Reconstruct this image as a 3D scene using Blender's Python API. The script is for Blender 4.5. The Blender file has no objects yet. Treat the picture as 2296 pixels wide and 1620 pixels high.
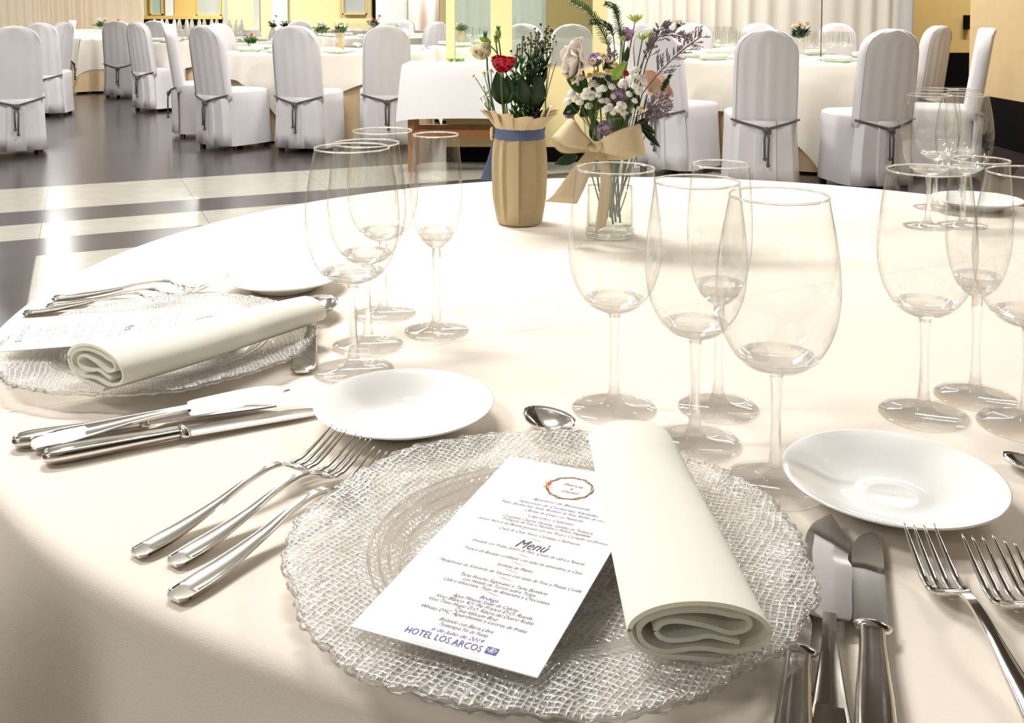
import bpy, bmesh, math, random
from mathutils import Vector, Matrix
from math import sin, cos, pi, radians, sqrt, atan2, exp

# ---------------------------------------------------------------- camera
sc = bpy.context.scene
F = 2232.0; PITCH = math.atan(0.05); CY = 31 + F*0.05; H = 1.09; TZ = 0.75
cam_d = bpy.data.cameras.new('camera'); cam = bpy.data.objects.new('camera', cam_d)
sc.collection.objects.link(cam); sc.camera = cam
cam.location = (0, 0, H); cam.rotation_euler = (pi/2 - PITCH, 0, 0)
cam_d.sensor_width = 36; cam_d.lens = F/2296*36
cam_d.shift_y = -(810-CY)/2296; cam_d.clip_start = 0.05; cam_d.clip_end = 100

# ---------------------------------------------------------------- world, lights, exposure
w = bpy.data.worlds.new('world'); sc.world = w; w.use_nodes = True
w.node_tree.nodes['Background'].inputs[0].default_value = (1, .96, .91, 1)
w.node_tree.nodes['Background'].inputs[1].default_value = 0.55
sc.view_settings.view_transform = 'Standard'; sc.view_settings.look = 'None'
sc.view_settings.exposure = 0.58; sc.view_settings.gamma = 1
sc.cycles.use_denoising = True; sc.cycles.max_bounces = 14; sc.cycles.transmission_bounces = 12
sc.cycles.glossy_bounces = 5; sc.cycles.diffuse_bounces = 4; sc.cycles.transparent_max_bounces = 48
sc.cycles.use_adaptive_sampling = True; sc.cycles.adaptive_threshold = 0.03
sc.cycles.sample_clamp_indirect = 6; sc.cycles.blur_glossy = 0.5
CEIL = 3.0
LAMPS = [(-2.2, 0.9, 45), (-0.9, 2.6, 80), (2.7, 2.2, 40), (-4.6, 5.4, 49), (-1.2, 5.6, 55), (2.2, 6.2, 49),
         (-3.6, 9, 73), (-0.2, 9.2, 73), (3.4, 9.4, 55), (-7.6, 15.6, 116), (-10.5, 19.6, 110), (-4.5, 14, 73), (-1.5, 15, 73), (-7, 23.5, 183), (-2.5, 23.5, 140), (7, 13, 73), (1.4, 11.4, 14), (-2.2, -1.6, 15)]  # lamps by the far-left curtain and back wall are added to brighten them
for i, (x, y, e) in enumerate(LAMPS):
    l = bpy.data.lights.new('ceiling_and_fill_light', 'AREA'); l.shape = 'RECTANGLE'; l.size = 1.2; l.size_y = 0.3
    l.energy = e; l.color = (1, .972, .935)
    o = bpy.data.objects.new('ceiling_and_fill_light', l); sc.collection.objects.link(o); o.location = (x, y, CEIL-(0.27 if x > .35 and y < 5.6 else .05))

# ---------------------------------------------------------------- picture point -> place
def ray(px, py):
    a = (px-1148)/F; b = (py-CY)/F
    return Vector((a, cos(PITCH)-b*sin(PITCH), -sin(PITCH)-b*cos(PITCH)))
def W(px, py, z=TZ):
    r = ray(px, py); t = (z-H)/r.z
    return Vector((r.x*t, r.y*t, z))
def D(px, py, y):
    r = ray(px, py); t = y/r.y
    return Vector((r.x*t, y, H+r.z*t))

# ---------------------------------------------------------------- materials
def mat(name, col, rough=0.6, metal=0.0, var=0.04, nscale=30, bump=0.0, bscale=300, spec=0.5, sheen=0.0, sss=0.0, alpha=1):
    m = bpy.data.materials.new(name); m.use_nodes = True
    nt = m.node_tree; p = nt.nodes['Principled BSDF']
    p.inputs['Roughness'].default_value = rough; p.inputs['Metallic'].default_value = metal
    p.inputs['Specular IOR Level'].default_value = spec
    if sheen: p.inputs['Sheen Weight'].default_value = sheen
    tc = nt.nodes.new('ShaderNodeTexCoord')
    n = nt.nodes.new('ShaderNodeTexNoise'); n.inputs['Scale'].default_value = nscale; n.inputs['Detail'].default_value = 4
    nt.links.new(tc.outputs['Object'], n.inputs['Vector'])
    mx = nt.nodes.new('ShaderNodeMix'); mx.data_type = 'RGBA'
    c2 = tuple(min(1, c*(1-var*2)) for c in col)
    c1 = tuple(min(1, c*(1+var)) for c in col)
    mx.inputs[6].default_value = (*c2, 1); mx.inputs[7].default_value = (*c1, 1)
    nt.links.new(n.outputs['Fac'], mx.inputs[0]); nt.links.new(mx.outputs[2], p.inputs['Base Color'])
    if bump:
        n2 = nt.nodes.new('ShaderNodeTexNoise'); n2.inputs['Scale'].default_value = bscale
        nt.links.new(tc.outputs['Object'], n2.inputs['Vector'])
        b = nt.nodes.new('ShaderNodeBump'); b.inputs['Strength'].default_value = bump; b.inputs['Distance'].default_value = 0.002
        nt.links.new(n2.outputs['Fac'], b.inputs['Height']); nt.links.new(b.outputs['Normal'], p.inputs['Normal'])
    return m
def thin_glass(name, tint=(.985, .99, .985), refl=1.0, edge=.38):
    m = bpy.data.materials.new(name); m.use_nodes = True; nt = m.node_tree
    for n in list(nt.nodes):
        if n.type != 'OUTPUT_MATERIAL': nt.nodes.remove(n)
    out = nt.nodes['Material Output']
    tr = nt.nodes.new('ShaderNodeBsdfTransparent')
    lw = nt.nodes.new('ShaderNodeLayerWeight'); lw.inputs['Blend'].default_value = 0.5
    p2 = nt.nodes.new('ShaderNodeMath'); p2.operation = 'POWER'; p2.inputs[1].default_value = 5.0; nt.links.new(lw.outputs['Facing'], p2.inputs[0])
    tm = nt.nodes.new('ShaderNodeMix'); tm.data_type = 'RGBA'; tm.inputs[6].default_value = (*tint, 1); tm.inputs[7].default_value = (*[c*edge for c in tint], 1)
    nt.links.new(p2.outputs[0], tm.inputs[0]); nt.links.new(tm.outputs[2], tr.inputs[0])
    gl = nt.nodes.new('ShaderNodeBsdfGlossy'); gl.inputs['Roughness'].default_value = 0.02
    gl.inputs['Color'].default_value = (1, 1, 1, 1)
    fr = nt.nodes.new('ShaderNodeLayerWeight'); fr.inputs['Blend'].default_value = 0.5
    pw = nt.nodes.new('ShaderNodeMath'); pw.operation = 'POWER'; pw.inputs[1].default_value = 4.0
    nt.links.new(fr.outputs['Facing'], pw.inputs[0])
    mu = nt.nodes.new('ShaderNodeMath'); mu.operation = 'MULTIPLY_ADD'; mu.inputs[1].default_value = .45*refl; mu.inputs[2].default_value = .065*refl; mu.use_clamp = True
    ms = nt.nodes.new('ShaderNodeMixShader')
    nt.links.new(pw.outputs[0], mu.inputs[0]); nt.links.new(mu.outputs[0], ms.inputs[0])
    nt.links.new(tr.outputs[0], ms.inputs[1]); nt.links.new(gl.outputs[0], ms.inputs[2]); nt.links.new(ms.outputs[0], out.inputs[0])
    return m
def solid_glass(name, tint=(1, 1, 1), clear=0.3, rough=0.0, weave=False):
    m = bpy.data.materials.new(name); m.use_nodes = True; nt = m.node_tree; L = nt.links.new
    for n in list(nt.nodes):
        if n.type != 'OUTPUT_MATERIAL': nt.nodes.remove(n)
    out = nt.nodes['Material Output']
    tr = nt.nodes.new('ShaderNodeBsdfTransparent'); tr.inputs[0].default_value = (*tint, 1)
    gl = nt.nodes.new('ShaderNodeBsdfGlass'); gl.inputs['IOR'].default_value = 1.48; gl.inputs['Roughness'].default_value = rough
    gl.inputs['Color'].default_value = (*tint, 1)
    ms = nt.nodes.new('ShaderNodeMixShader'); ms.inputs[0].default_value = 1-clear
    L(tr.outputs[0], ms.inputs[1]); L(gl.outputs[0], ms.inputs[2])
    if not weave:
        L(ms.outputs[0], out.inputs[0]); return m
    # pressed burlap-like weave: two crossed sets of ribs, wandering a little, plus ripples
    tc = nt.nodes.new('ShaderNodeTexCoord')
    nz = nt.nodes.new('ShaderNodeTexNoise'); nz.inputs['Scale'].default_value = 14; nz.inputs['Detail'].default_value = 2
    L(tc.outputs['Object'], nz.inputs['Vector'])
    vm = nt.nodes.new('ShaderNodeVectorMath'); vm.operation = 'MULTIPLY_ADD'
    vm.inputs[1].default_value = (.02, .02, .0); L(nz.outputs['Color'], vm.inputs[0]); L(tc.outputs['Object'], vm.inputs[2])
    ws = []
    for ax in ('X', 'Y'):
        wv = nt.nodes.new('ShaderNodeTexWave'); wv.wave_type = 'BANDS'; wv.bands_direction = ax; wv.inputs['Scale'].default_value = 78
        wv.inputs['Distortion'].default_value = 1.3; wv.inputs['Detail Scale'].default_value = 3.5
        L(vm.outputs[0], wv.inputs['Vector']); ws.append(wv)
    mx = nt.nodes.new('ShaderNodeMath'); mx.operation = 'MAXIMUM'; L(ws[0].outputs['Fac'], mx.inputs[0]); L(ws[1].outputs['Fac'], mx.inputs[1])
    n2 = nt.nodes.new('ShaderNodeTexNoise'); n2.inputs['Scale'].default_value = 90; n2.inputs['Detail'].default_value = 3
    L(tc.outputs['Object'], n2.inputs['Vector'])
    ad = nt.nodes.new('ShaderNodeMath'); ad.operation = 'MULTIPLY_ADD'; ad.inputs[1].default_value = 1.9
    L(n2.outputs['Fac'], ad.inputs[0]); L(mx.outputs[0], ad.inputs[2])
    b = nt.nodes.new('ShaderNodeBump'); b.inputs['Strength'].default_value = 0.9; b.inputs['Distance'].default_value = 0.0016
    L(ad.outputs[0], b.inputs['Height']); L(b.outputs['Normal'], gl.inputs['Normal'])
    # the ribs are dense on the rim and the middle, the slope between is nearly plain
    sx = nt.nodes.new('ShaderNodeVectorMath'); sx.operation = 'LENGTH'; L(tc.outputs['Object'], sx.inputs[0])
    rp = nt.nodes.new('ShaderNodeValToRGB'); L(sx.outputs['Value'], rp.inputs[0])
    e = rp.color_ramp.elements; e[0].position = 0; e[0].color = (.9, .9, .9, 1); e[1].position = 1; e[1].color = (1, 1, 1, 1)
    for ps, v in ((.080, .9), (.090, .22), (.108, .25), (.116, 1)):
        q = rp.color_ramp.elements.new(ps); q.color = (v, v, v, 1)
    b.inputs['Distance'].default_value = 0.0019
    L(rp.outputs[0], b.inputs['Strength'])
    gs = nt.nodes.new('ShaderNodeBsdfGlossy'); gs.inputs['Roughness'].default_value = 0.10; L(b.outputs['Normal'], gs.inputs['Normal'])
    pf = nt.nodes.new('ShaderNodeMath'); pf.operation = 'MULTIPLY'; L(mx.outputs[0], pf.inputs[0]); L(rp.outputs[0], pf.inputs[1])
    gf = nt.nodes.new('ShaderNodeMapRange'); gf.inputs['To Min'].default_value = .12; gf.inputs['To Max'].default_value = .42; L(pf.outputs[0], gf.inputs['Value'])
    m2 = nt.nodes.new('ShaderNodeMixShader'); L(gf.outputs[0], m2.inputs[0])
    L(ms.outputs[0], m2.inputs[1]); L(gs.outputs[0], m2.inputs[2])
    d2 = nt.nodes.new('ShaderNodeBsdfDiffuse'); d2.inputs[0].default_value = (.97, .97, .96, 1)
    L(b.outputs['Normal'], d2.inputs['Normal'])
    df = nt.nodes.new('ShaderNodeMapRange'); df.inputs['To Min'].default_value = .04; df.inputs['To Max'].default_value = .30; L(pf.outputs[0], df.inputs['Value'])
    m4 = nt.nodes.new('ShaderNodeMixShader'); L(df.outputs[0], m4.inputs[0]); L(m2.outputs[0], m4.inputs[1]); L(d2.outputs[0], m4.inputs[2]); L(m4.outputs[0], out.inputs[0])
    return m
def weave_mat(name, col, scale, dark=.72, bump=.4, rough=.95):
    m = mat(name, col, rough, spec=.1); nt = m.node_tree; p = nt.nodes['Principled BSDF']; L = nt.links.new
    tc = nt.nodes['Texture Coordinate']
    w1 = nt.nodes.new('ShaderNodeTexWave'); w1.bands_direction = 'Z'; w1.inputs['Scale'].default_value = scale; w1.inputs['Distortion'].default_value = 1.5
    w2 = nt.nodes.new('ShaderNodeTexWave'); w2.bands_direction = 'X'; w2.inputs['Scale'].default_value = scale; w2.inputs['Distortion'].default_value = 1.5
    L(tc.outputs['Object'], w1.inputs['Vector']); L(tc.outputs['Object'], w2.inputs['Vector'])
    mu = nt.nodes.new('ShaderNodeMath'); mu.operation = 'MULTIPLY_ADD'; mu.inputs[1].default_value = .6
    m3 = nt.nodes.new('ShaderNodeMath'); m3.operation = 'MULTIPLY'; m3.inputs[1].default_value = .5
    L(w1.outputs['Fac'], mu.inputs[0]); L(w2.outputs['Fac'], m3.inputs[0]); L(m3.outputs[0], mu.inputs[2])
    mx = nt.nodes.new('ShaderNodeMix'); mx.data_type = 'RGBA'
    mx.inputs[6].default_value = (*[c*dark for c in col], 1); mx.inputs[7].default_value = (*col, 1)
    L(mu.outputs[0], mx.inputs[0]); L(mx.outputs[2], p.inputs['Base Color'])
    b = nt.nodes.new('ShaderNodeBump'); b.inputs['Strength'].default_value = bump; b.inputs['Distance'].default_value = .001
    L(mu.outputs[0], b.inputs['Height']); L(b.outputs['Normal'], p.inputs['Normal'])
    return m

M = {}
M['cloth'] = mat('cream_tablecloth', (.755, .69, .605), .9, var=.015, nscale=4, bump=.12, bscale=900, spec=.2)
M['steel'] = mat('polished_steel', (.74, .725, .70), .13, 1.0, var=.03, nscale=60)
M['steel_dull'] = mat('brushed_steel', (.5, .48, .46), .22, 1.0, var=.05, nscale=90)
M['china'] = mat('white_china', (.9, .9, .885), .08, var=.005, spec=.6)
M['glass'] = thin_glass('bowl_glass', (.985, .99, .985), 1.0)
M['rimglass'] = solid_glass('rim_glass', (1, 1, 1), .3)
M['clear'] = thin_glass('clear_underside', (.995, .995, .99), .5, edge=.8)
M['stemglass'] = solid_glass('stem_glass', (1, 1, 1), .5)
M['charger'] = solid_glass('pressed_glass', (1, 1, 1), .75, .03, weave=True)
M['napkin'] = mat('ivory_napkin', (.95, .945, .88), .95, var=.01, bump=.1, bscale=1200, spec=.1, sheen=.2)
def translucent(m, col, fac):
    nt = m.node_tree; p = nt.nodes['Principled BSDF']; out = nt.nodes['Material Output']
    t = nt.nodes.new('ShaderNodeBsdfTranslucent'); t.inputs[0].default_value = (*col, 1)
    x = nt.nodes.new('ShaderNodeMixShader'); x.inputs[0].default_value = fac
    nt.links.new(p.outputs[0], x.inputs[1]); nt.links.new(t.outputs[0], x.inputs[2]); nt.links.new(x.outputs[0], out.inputs[0])
translucent(M['napkin'], (.95, .93, .78), .28)
M['paper'] = mat('menu_paper', (.93, .93, .925), .7, var=.004, spec=.25)
M['ink'] = mat('dark_ink', (.05, .05, .10), .6); M['ink_blue'] = mat('navy_ink', (.06, .06, .30), .6)
M['ink_pale'] = mat('pale_ink', (.74, .76, .74), .7); M['ink_brown'] = mat('brown_ink', (.16, .08, .03), .7)
M['ink_red'] = mat('red_ink', (.65, .03, .07), .7); M['ink_orange'] = mat('orange_ink', (.85, .42, .1), .7)
M['burlap'] = weave_mat('burlap', (.58, .46, .28), 190)
M['burlap2'] = weave_mat('burlap_light', (.69, .57, .37), 230, .8, .3)
M['ribbon'] = weave_mat('blue_ribbon', (.13, .17, .29), 260, .7, .3)
M['cover'] = mat('chair_cover', (.64, .625, .65), .9, var=.02, nscale=6, bump=.15, bscale=400, spec=.15)
M['rope'] = mat('grey_rope', (.10, .095, .10), .9, bump=.6, bscale=500)
M['wood'] = mat('brown_wood', (.36, .15, .045), .4, var=.2, nscale=20)
M['wood_dark'] = mat('dark_wood', (.10, .03, .015), .4, var=.2, nscale=20)
M['whitecloth'] = mat('white_cloth', (.70, .70, .71), .9, var=.01)
M['creamcloth'] = mat('cream_overlay', (.76, .72, .64), .9, var=.02)
M['tancloth'] = mat('tan_underskirt', (.66, .50, .30), .9, var=.03)
M['yellow'] = mat('yellow_wall', (.82, .70, .36), .85, var=.02, nscale=3)
M['ochre'] = mat('ochre_wall', (.62, .44, .16), .85, var=.04, nscale=3)
M['white'] = mat('white_paint', (.82, .84, .82), .6, var=.01)
M['black'] = mat('black_panel', (.003, .0025, .0025), .8, spec=.08)
M['curtain_tan'] = mat('tan_curtain', (.80, .70, .54), .95, var=.03, nscale=2)
M['curtain_white'] = mat('white_curtain', (.86, .82, .75), .95, var=.02, nscale=2)
M['curtain_pale'] = mat('pale_curtain', (.80, .83, .78), .95, var=.02, nscale=2)
M['blind'] = mat('tan_blind', (.60, .45, .24), .9, var=.05, nscale=8)
M['ceil'] = mat('white_ceiling', (.85, .83, .79), .9, var=.01)
M['pane'] = thin_glass('window_pane', (.90, .96, .92), 1.2)
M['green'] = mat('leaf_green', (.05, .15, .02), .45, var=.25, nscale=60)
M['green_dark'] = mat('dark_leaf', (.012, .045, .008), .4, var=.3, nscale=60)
M['green_light'] = mat('light_green', (.30, .46, .07), .5, var=.15, nscale=60)
M['stem'] = mat('stem_green', (.08, .16, .03), .5, var=.2, nscale=60)
M['twig'] = mat('brown_twig', (.12, .09, .045), .7, var=.2, nscale=60)
M['mauve'] = mat('mauve_bud', (.36, .27, .33), .8, var=.25, nscale=200)
M['olive'] = mat('olive_bud', (.12, .085, .02), .7, var=.3, nscale=100)
M['red'] = mat('red_petal', (.60, .015, .05), .5, var=.12, nscale=40)
M['creamflower'] = mat('cream_petal', (.93, .88, .66), .6, var=.05, nscale=40)
M['blush'] = mat('blush_petal', (.95, .88, .82), .6, var=.04, nscale=40)
M['peach'] = mat('peach_petal', (.86, .62, .48), .6, var=.05, nscale=30)
M['lilac'] = mat('lilac_petal', (.66, .48, .70), .5, var=.12, nscale=60)
M['whiteflower'] = mat('white_petal', (.88, .88, .80), .6, var=.03, nscale=60)
M['yolk'] = mat('yellow_centre', (.80, .44, .02), .7, var=.12, nscale=200)
M['lime'] = mat('lime_bract', (.55, .62, .18), .6, var=.1, nscale=60)
M['water'] = thin_glass('water', (.93, .96, .90), .6)

for k_, c_ in (('red', (.75, .03, .07)), ('creamflower', (.95, .9, .7)), ('blush', (.95, .86, .8)), ('peach', (.9, .7, .6)), ('lilac', (.7, .5, .75))): translucent(M[k_], c_, .35)
# floor: dark polished stone with pale bands, the pattern turned 23.5 degrees
def floor_mat():
    m = bpy.data.materials.new('polished_stone_floor'); m.use_nodes = True; nt = m.node_tree; L = nt.links.new
    p = nt.nodes['Principled BSDF']; tc = nt.nodes.new('ShaderNodeTexCoord')
    mp = nt.nodes.new('ShaderNodeMapping'); mp.inputs['Rotation'].default_value = (0, 0, -radians(23.5))
    L(tc.outputs['Object'], mp.inputs['Vector'])
    sp = nt.nodes.new('ShaderNodeSeparateXYZ'); L(mp.outputs[0], sp.inputs[0])
    def mth(op, a, b=None):
        n = nt.nodes.new('ShaderNodeMath'); n.operation = op
        for i, v in enumerate((a, b)):
            if v is None: continue
            if isinstance(v, (int, float)): n.inputs[i].default_value = v
            else: L(v, n.inputs[i])
        return n.outputs[0]
    X, Y = sp.outputs[0], sp.outputs[1]
    def band(v, lo, hi): return mth('MULTIPLY', mth('GREATER_THAN', v, lo), mth('LESS_THAN', v, hi))
    pale = mth('ADD', band(Y, 6.08, 6.90), band(Y, 5.31, 5.70))
    pale = mth('ADD', pale, mth('MULTIPLY', band(Y, 0.0, 4.93), mth('GREATER_THAN', X, -.2)))
    pale = mth('MULTIPLY', pale, mth('LESS_THAN', X, 4.0))
    n = nt.nodes.new('ShaderNodeTexNoise'); n.inputs['Scale'].default_value = 9; n.inputs['Detail'].default_value = 8
    L(tc.outputs['Object'], n.inputs['Vector'])
    def mixc(f, a, b):
        x = nt.nodes.new('ShaderNodeMix'); x.data_type = 'RGBA'
        for i, v in ((0, f), (6, a), (7, b)):
            if isinstance(v, tuple): x.inputs[i].default_value = v
            elif isinstance(v, (int, float)): x.inputs[i].default_value = v
            else: L(v, x.inputs[i])
        return x.outputs[2]
    dk = mixc(n.outputs['Fac'], (.018, .014, .015, 1), (.065, .054, .052, 1))
    lt = mixc(n.outputs['Fac'], (.32, .305, .26, 1), (.44, .42, .36, 1))
    c = mixc(pale, dk, lt)
    # joints
    def joint(v, step, off):
        f = mth('FRACT', mth('ADD', mth('DIVIDE', v, step), off))
        return mth('LESS_THAN', f, .006)
    j = mth('MAXIMUM', joint(X, .8, .25), joint(Y, .4, .78))
    c = mixc(mth('MULTIPLY', j, .55), c, (.05, .045, .04, 1))
    L(c, p.inputs['Base Color']); p.inputs['Roughness'].default_value = .2; p.inputs['Specular IOR Level'].default_value = .6
    return m
M['floor'] = floor_mat()

# ---------------------------------------------------------------- mesh helper
class MB:
    def __init__(s): s.v = []; s.f = []
    def add(s, vs, fs):
        o = len(s.v); s.v += [tuple(v) for v in vs]; s.f += [tuple(i+o for i in f) for f in fs]; return s
    def box(s, x0, x1, y0, y1, z0, z1):
        vs = [(x, y, z) for z in (z0, z1) for y in (y0, y1) for x in (x0, x1)]
        return s.add(vs, [(0, 2, 3, 1), (4, 5, 7, 6), (0, 1, 5, 4), (2, 6, 7, 3), (0, 4, 6, 2), (1, 3, 7, 5)])
    def loft(s, secs, closed=True, caps=True):
        n = len(secs[0]); assert all(len(q) == n for q in secs); vs = [p for q in secs for p in q]; fs = []
        for i in range(len(secs)-1):
            for j in range(n if closed else n-1):
                k = (j+1) % n
                fs.append((i*n+j, i*n+k, (i+1)*n+k, (i+1)*n+j))
        if caps and closed:
            fs.append(tuple(range(n))[::-1]); fs.append(tuple((len(secs)-1)*n+j for j in range(n)))
        return s.add(vs, fs)
    def tube(s, pts, r, n=8, caps=True):
        pts = [Vector(p) for p in pts]
        rs = r if isinstance(r, (list, tuple)) else [r]*len(pts)
        secs = []; up = Vector((0, 0, 1)); prev = None
        for i, p in enumerate(pts):
            t = (pts[min(i+1, len(pts)-1)]-pts[max(i-1, 0)])
            t = t.normalized() if t.length > 1e-9 else Vector((0, 0, 1))
            if prev is None:
                a = t.cross(up);
                if a.length < .05: a = t.cross(Vector((1, 0, 0)))
            else: a = prev - t*prev.dot(t)
            a.normalize(); b = t.cross(a); prev = a
            secs.append([p+(a*cos(2*pi*j/n)+b*sin(2*pi*j/n))*rs[i] for j in range(n)])
        return s.loft(secs, True, caps)
    def lathe(s, prof, n=48, c=(0, 0, 0), fr=None, close=False):
        secs = []
        for k, (r, z) in enumerate(prof):
            secs.append([(c[0]+(fr(r, z, 2*pi*j/n) if fr else r)*cos(2*pi*j/n), c[1]+(fr(r, z, 2*pi*j/n) if fr else r)*sin(2*pi*j/n), c[2]+z) for j in range(n)])
        o = len(s.v); s.loft(secs, True, False)
        if close:
            s.f.append(tuple(o+j for j in range(n))[::-1]); s.f.append(tuple(o+(len(secs)-1)*n+j for j in range(n)))
        return s
    def ball(s, c, r, n=8, sc3=(1, 1, 1), axis=None):
        c = Vector(c); m = max(3, n//2); q = Vector((0, 0, 1)).rotation_difference(Vector(axis)) if axis is not None else None
        secs = []
        for i in range(m+1):
            t = pi*i/m; ring = []
            for j in range(n):
                p = Vector((sin(t)*cos(2*pi*j/n)*sc3[0], sin(t)*sin(2*pi*j/n)*sc3[1], cos(t)*sc3[2]))*r
                if q: p = q @ p
                ring.append(c+p)
            secs.append(ring)
        return s.loft(secs, True, False)
    def build(s, name, m, parent=None, smooth=True, merge=0, solid=0, sub=0, auto=None):
        me = bpy.data.meshes.new(name); me.from_pydata(s.v, [], s.f)
        bm = bmesh.new(); bm.from_mesh(me)
        if merge: bmesh.ops.remove_doubles(bm, verts=bm.verts, dist=merge)
        bmesh.ops.recalc_face_normals(bm, faces=bm.faces)
        bm.to_mesh(me); bm.free()
        me.validate(); me.materials.append(m)
        if smooth: me.polygons.foreach_set('use_smooth', [True]*len(me.polygons))
        if auto: me.set_sharp_from_angle(angle=radians(auto))
        o = bpy.data.objects.new(name, me); sc.collection.objects.link(o)
        if parent: o.parent = parent
        if solid:
            md = o.modifiers.new('s', 'SOLIDIFY'); md.thickness = solid; md.offset = 0
        if sub:
            md = o.modifiers.new('u', 'SUBSURF'); md.levels = sub; md.render_levels = sub
        return o
def tag(o, label=None, cat=None, group=None, kind=None):
    if label: o['label'] = label
    if cat: o['category'] = cat
    if group: o['group'] = group
    if kind: o['kind'] = kind
    return o
def thing(name, label, cat, loc=(0, 0, 0), rz=0, group=None, sc1=1):
    o = bpy.data.objects.new(name, None); sc.collection.objects.link(o); o.empty_display_size = .05
    o.location = loc; o.rotation_euler = (0, 0, rz); o.scale = (sc1, sc1, sc1)
    return tag(o, label, cat, group)
def struct(o): o['kind'] = 'structure'; return o
def kids(o): return list(o.children)
def dup(root, label=None, loc=None, rz=None, group=None, sc1=None):
    r = root.copy(); sc.collection.objects.link(r)
    if loc is not None: r.location = loc
    if rz is not None: r.rotation_euler = (0, 0, rz)
    if sc1 is not None: r.scale = (sc1, sc1, sc1)
    if label: r['label'] = label
    if group: r['group'] = group
    def rec(a, b):
        for ch in a.children:
            c = ch.copy(); sc.collection.objects.link(c); c.parent = b; rec(ch, c)
    rec(root, r)
    return r
def interp(tab, s):
    """monotone cubic through the table"""
    n = len(tab)
    if s <= tab[0][0]: return tab[0][1]
    if s >= tab[-1][0]: return tab[-1][1]
    dl = [(tab[i+1][1]-tab[i][1])/max(1e-9, tab[i+1][0]-tab[i][0]) for i in range(n-1)]
    def m(i):
        if i == 0: return dl[0]
        if i == n-1: return dl[-1]
        a, b = dl[i-1], dl[i]
        return 0 if a*b <= 0 else 2*a*b/(a+b)
    for i in range(n-1):
        if s <= tab[i+1][0]:
            h = tab[i+1][0]-tab[i][0]; t = (s-tab[i][0])/h
            return (2*t**3-3*t*t+1)*tab[i][1]+(t**3-2*t*t+t)*h*m(i)+(-2*t**3+3*t*t)*tab[i+1][1]+(t**3-t*t)*h*m(i+1)
# ================================================================ THE ROOM
def plane_box(name, m, x0, x1, y0, y1, z0, z1):
    return struct(MB().box(x0, x1, y0, y1, z0, z1).build(name, m, smooth=False))
plane_box('floor', M['floor'], -13, 9, -3, 26.2, -.1, 0)
plane_box('ceiling', M['ceil'], -13, 9, -3, 26.2, CEIL, CEIL+.1)
plane_box('ceiling_added_soffit', mat('added_soffit_brown', (.10, .075, .06), .8), .35, 4.0, -3, 5.6, CEIL-.22, CEIL)  # unseen dark slab added to darken knife reflections and the light at right
plane_box('wall_left', M['curtain_white'], -13.1, -13, -3, 26.2, 0, CEIL)
plane_box('wall_front', M['creamcloth'], -13, 4.1, -3.1, -3, 0, CEIL)
YB = 26.0
bx = lambda px, y: (px-1148)/F*y*1.0
# back wall beyond the opening
plane_box('wall_back', M['yellow'], -13, 1.2, YB, YB+.1, 0, CEIL)
# right-hand wall: black dado below, tan panel above
plane_box('wall_right', M['blind'], 4.0, 4.1, -3, 8.7, .40, CEIL)
plane_box('baseboard_right', M['black'], 3.99, 4.1, -3, 8.7, 0, .40)
plane_box('wall_recess', M['ochre'], 4.1, 9, 15, 15.1, .505, CEIL)
plane_box('baseboard_recess', M['black'], 4.1, 9, 14.99, 15.1, 0, .505)
plane_box('wall_far_right', M['ochre'], 8.9, 9, 8.6, 15, 0, CEIL)
plane_box('wall_return', M['blind'], 4.1, 8.9, 8.6, 8.7, 0, CEIL)
c = D(2172, 50, 14.9)
tag(MB().box(c.x-.04, c.x+.04, 14.86, 14.99, D(0, 66, 14.9).z, D(0, 34, 14.9).z).build('wall_speaker', M['black'], smooth=False),
    'small black box fixed to the ochre wall in the far right corner', 'speaker')

def curtain(name, m, x0, x1, y, z0, z1, pitch, amp, label, seed=1, flat=None):
    r = random.Random(seed); n = int((x1-x0)/pitch*14); pts = []; ph = 0
    for i in range(n+1):
        x = x0+(x1-x0)*i/n; ph += (x1-x0)/n/pitch*2*pi*(.75+.5*(.5+.5*sin(x*1.7+seed)))
        a = amp*(.6+.4*sin(x*2.3+seed*3))
        pts.append((x, y+a*sin(ph)))
    mb = MB(); nz = 6
    secs = [[(px, py+.02*sin(k*1.3), z0+(z1-z0)*k/nz) for px, py in pts] for k in range(nz+1)]
    mb.loft(secs, closed=False)
    o = mb.build(name, m, solid=.004)
    return tag(o, label, 'curtain')
curtain('curtain', M['curtain_tan'], -12.95, bx(322, 23), 23, .02, CEIL-.02, .24, .07, 'pleated beige curtain covering the far left end of the hall', 2)
curtain('curtain', M['curtain_white'], bx(1362, 12), bx(2012, 12), 12, .02, CEIL-.02, .20, .05, 'long pleated off-white curtain behind the tables on the right', 5)
curtain('curtain', M['whitecloth'], bx(2010, 11.9), bx(2047, 11.9), 11.9, .02, CEIL-.02, .3, .01, 'narrow plain white curtain edge beside the ochre recess', 7)
curtain('curtain', M['curtain_pale'], bx(1000, 13), bx(1226, 13), 13, .02, CEIL-.02, .22, .05, 'pale grey-green curtain added behind the pane in place of a mirror reflection', 8)  # added to stand in for the curtain reflected in the mirror
plane_box('wall_mirror_stand_in', M['ochre'], bx(1226, 13), 1.2, 13, 13.1, 0, CEIL)  # added stand-in for the wall reflected in the mirror
curtain('curtain', mat('pink_curtain', (.78, .66, .56), .95, var=.03), bx(916, 24), bx(986, 24), 24, .02, CEIL-.02, .3, .06, 'dusty pink curtain on the far wall left of the partition', 9)

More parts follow.
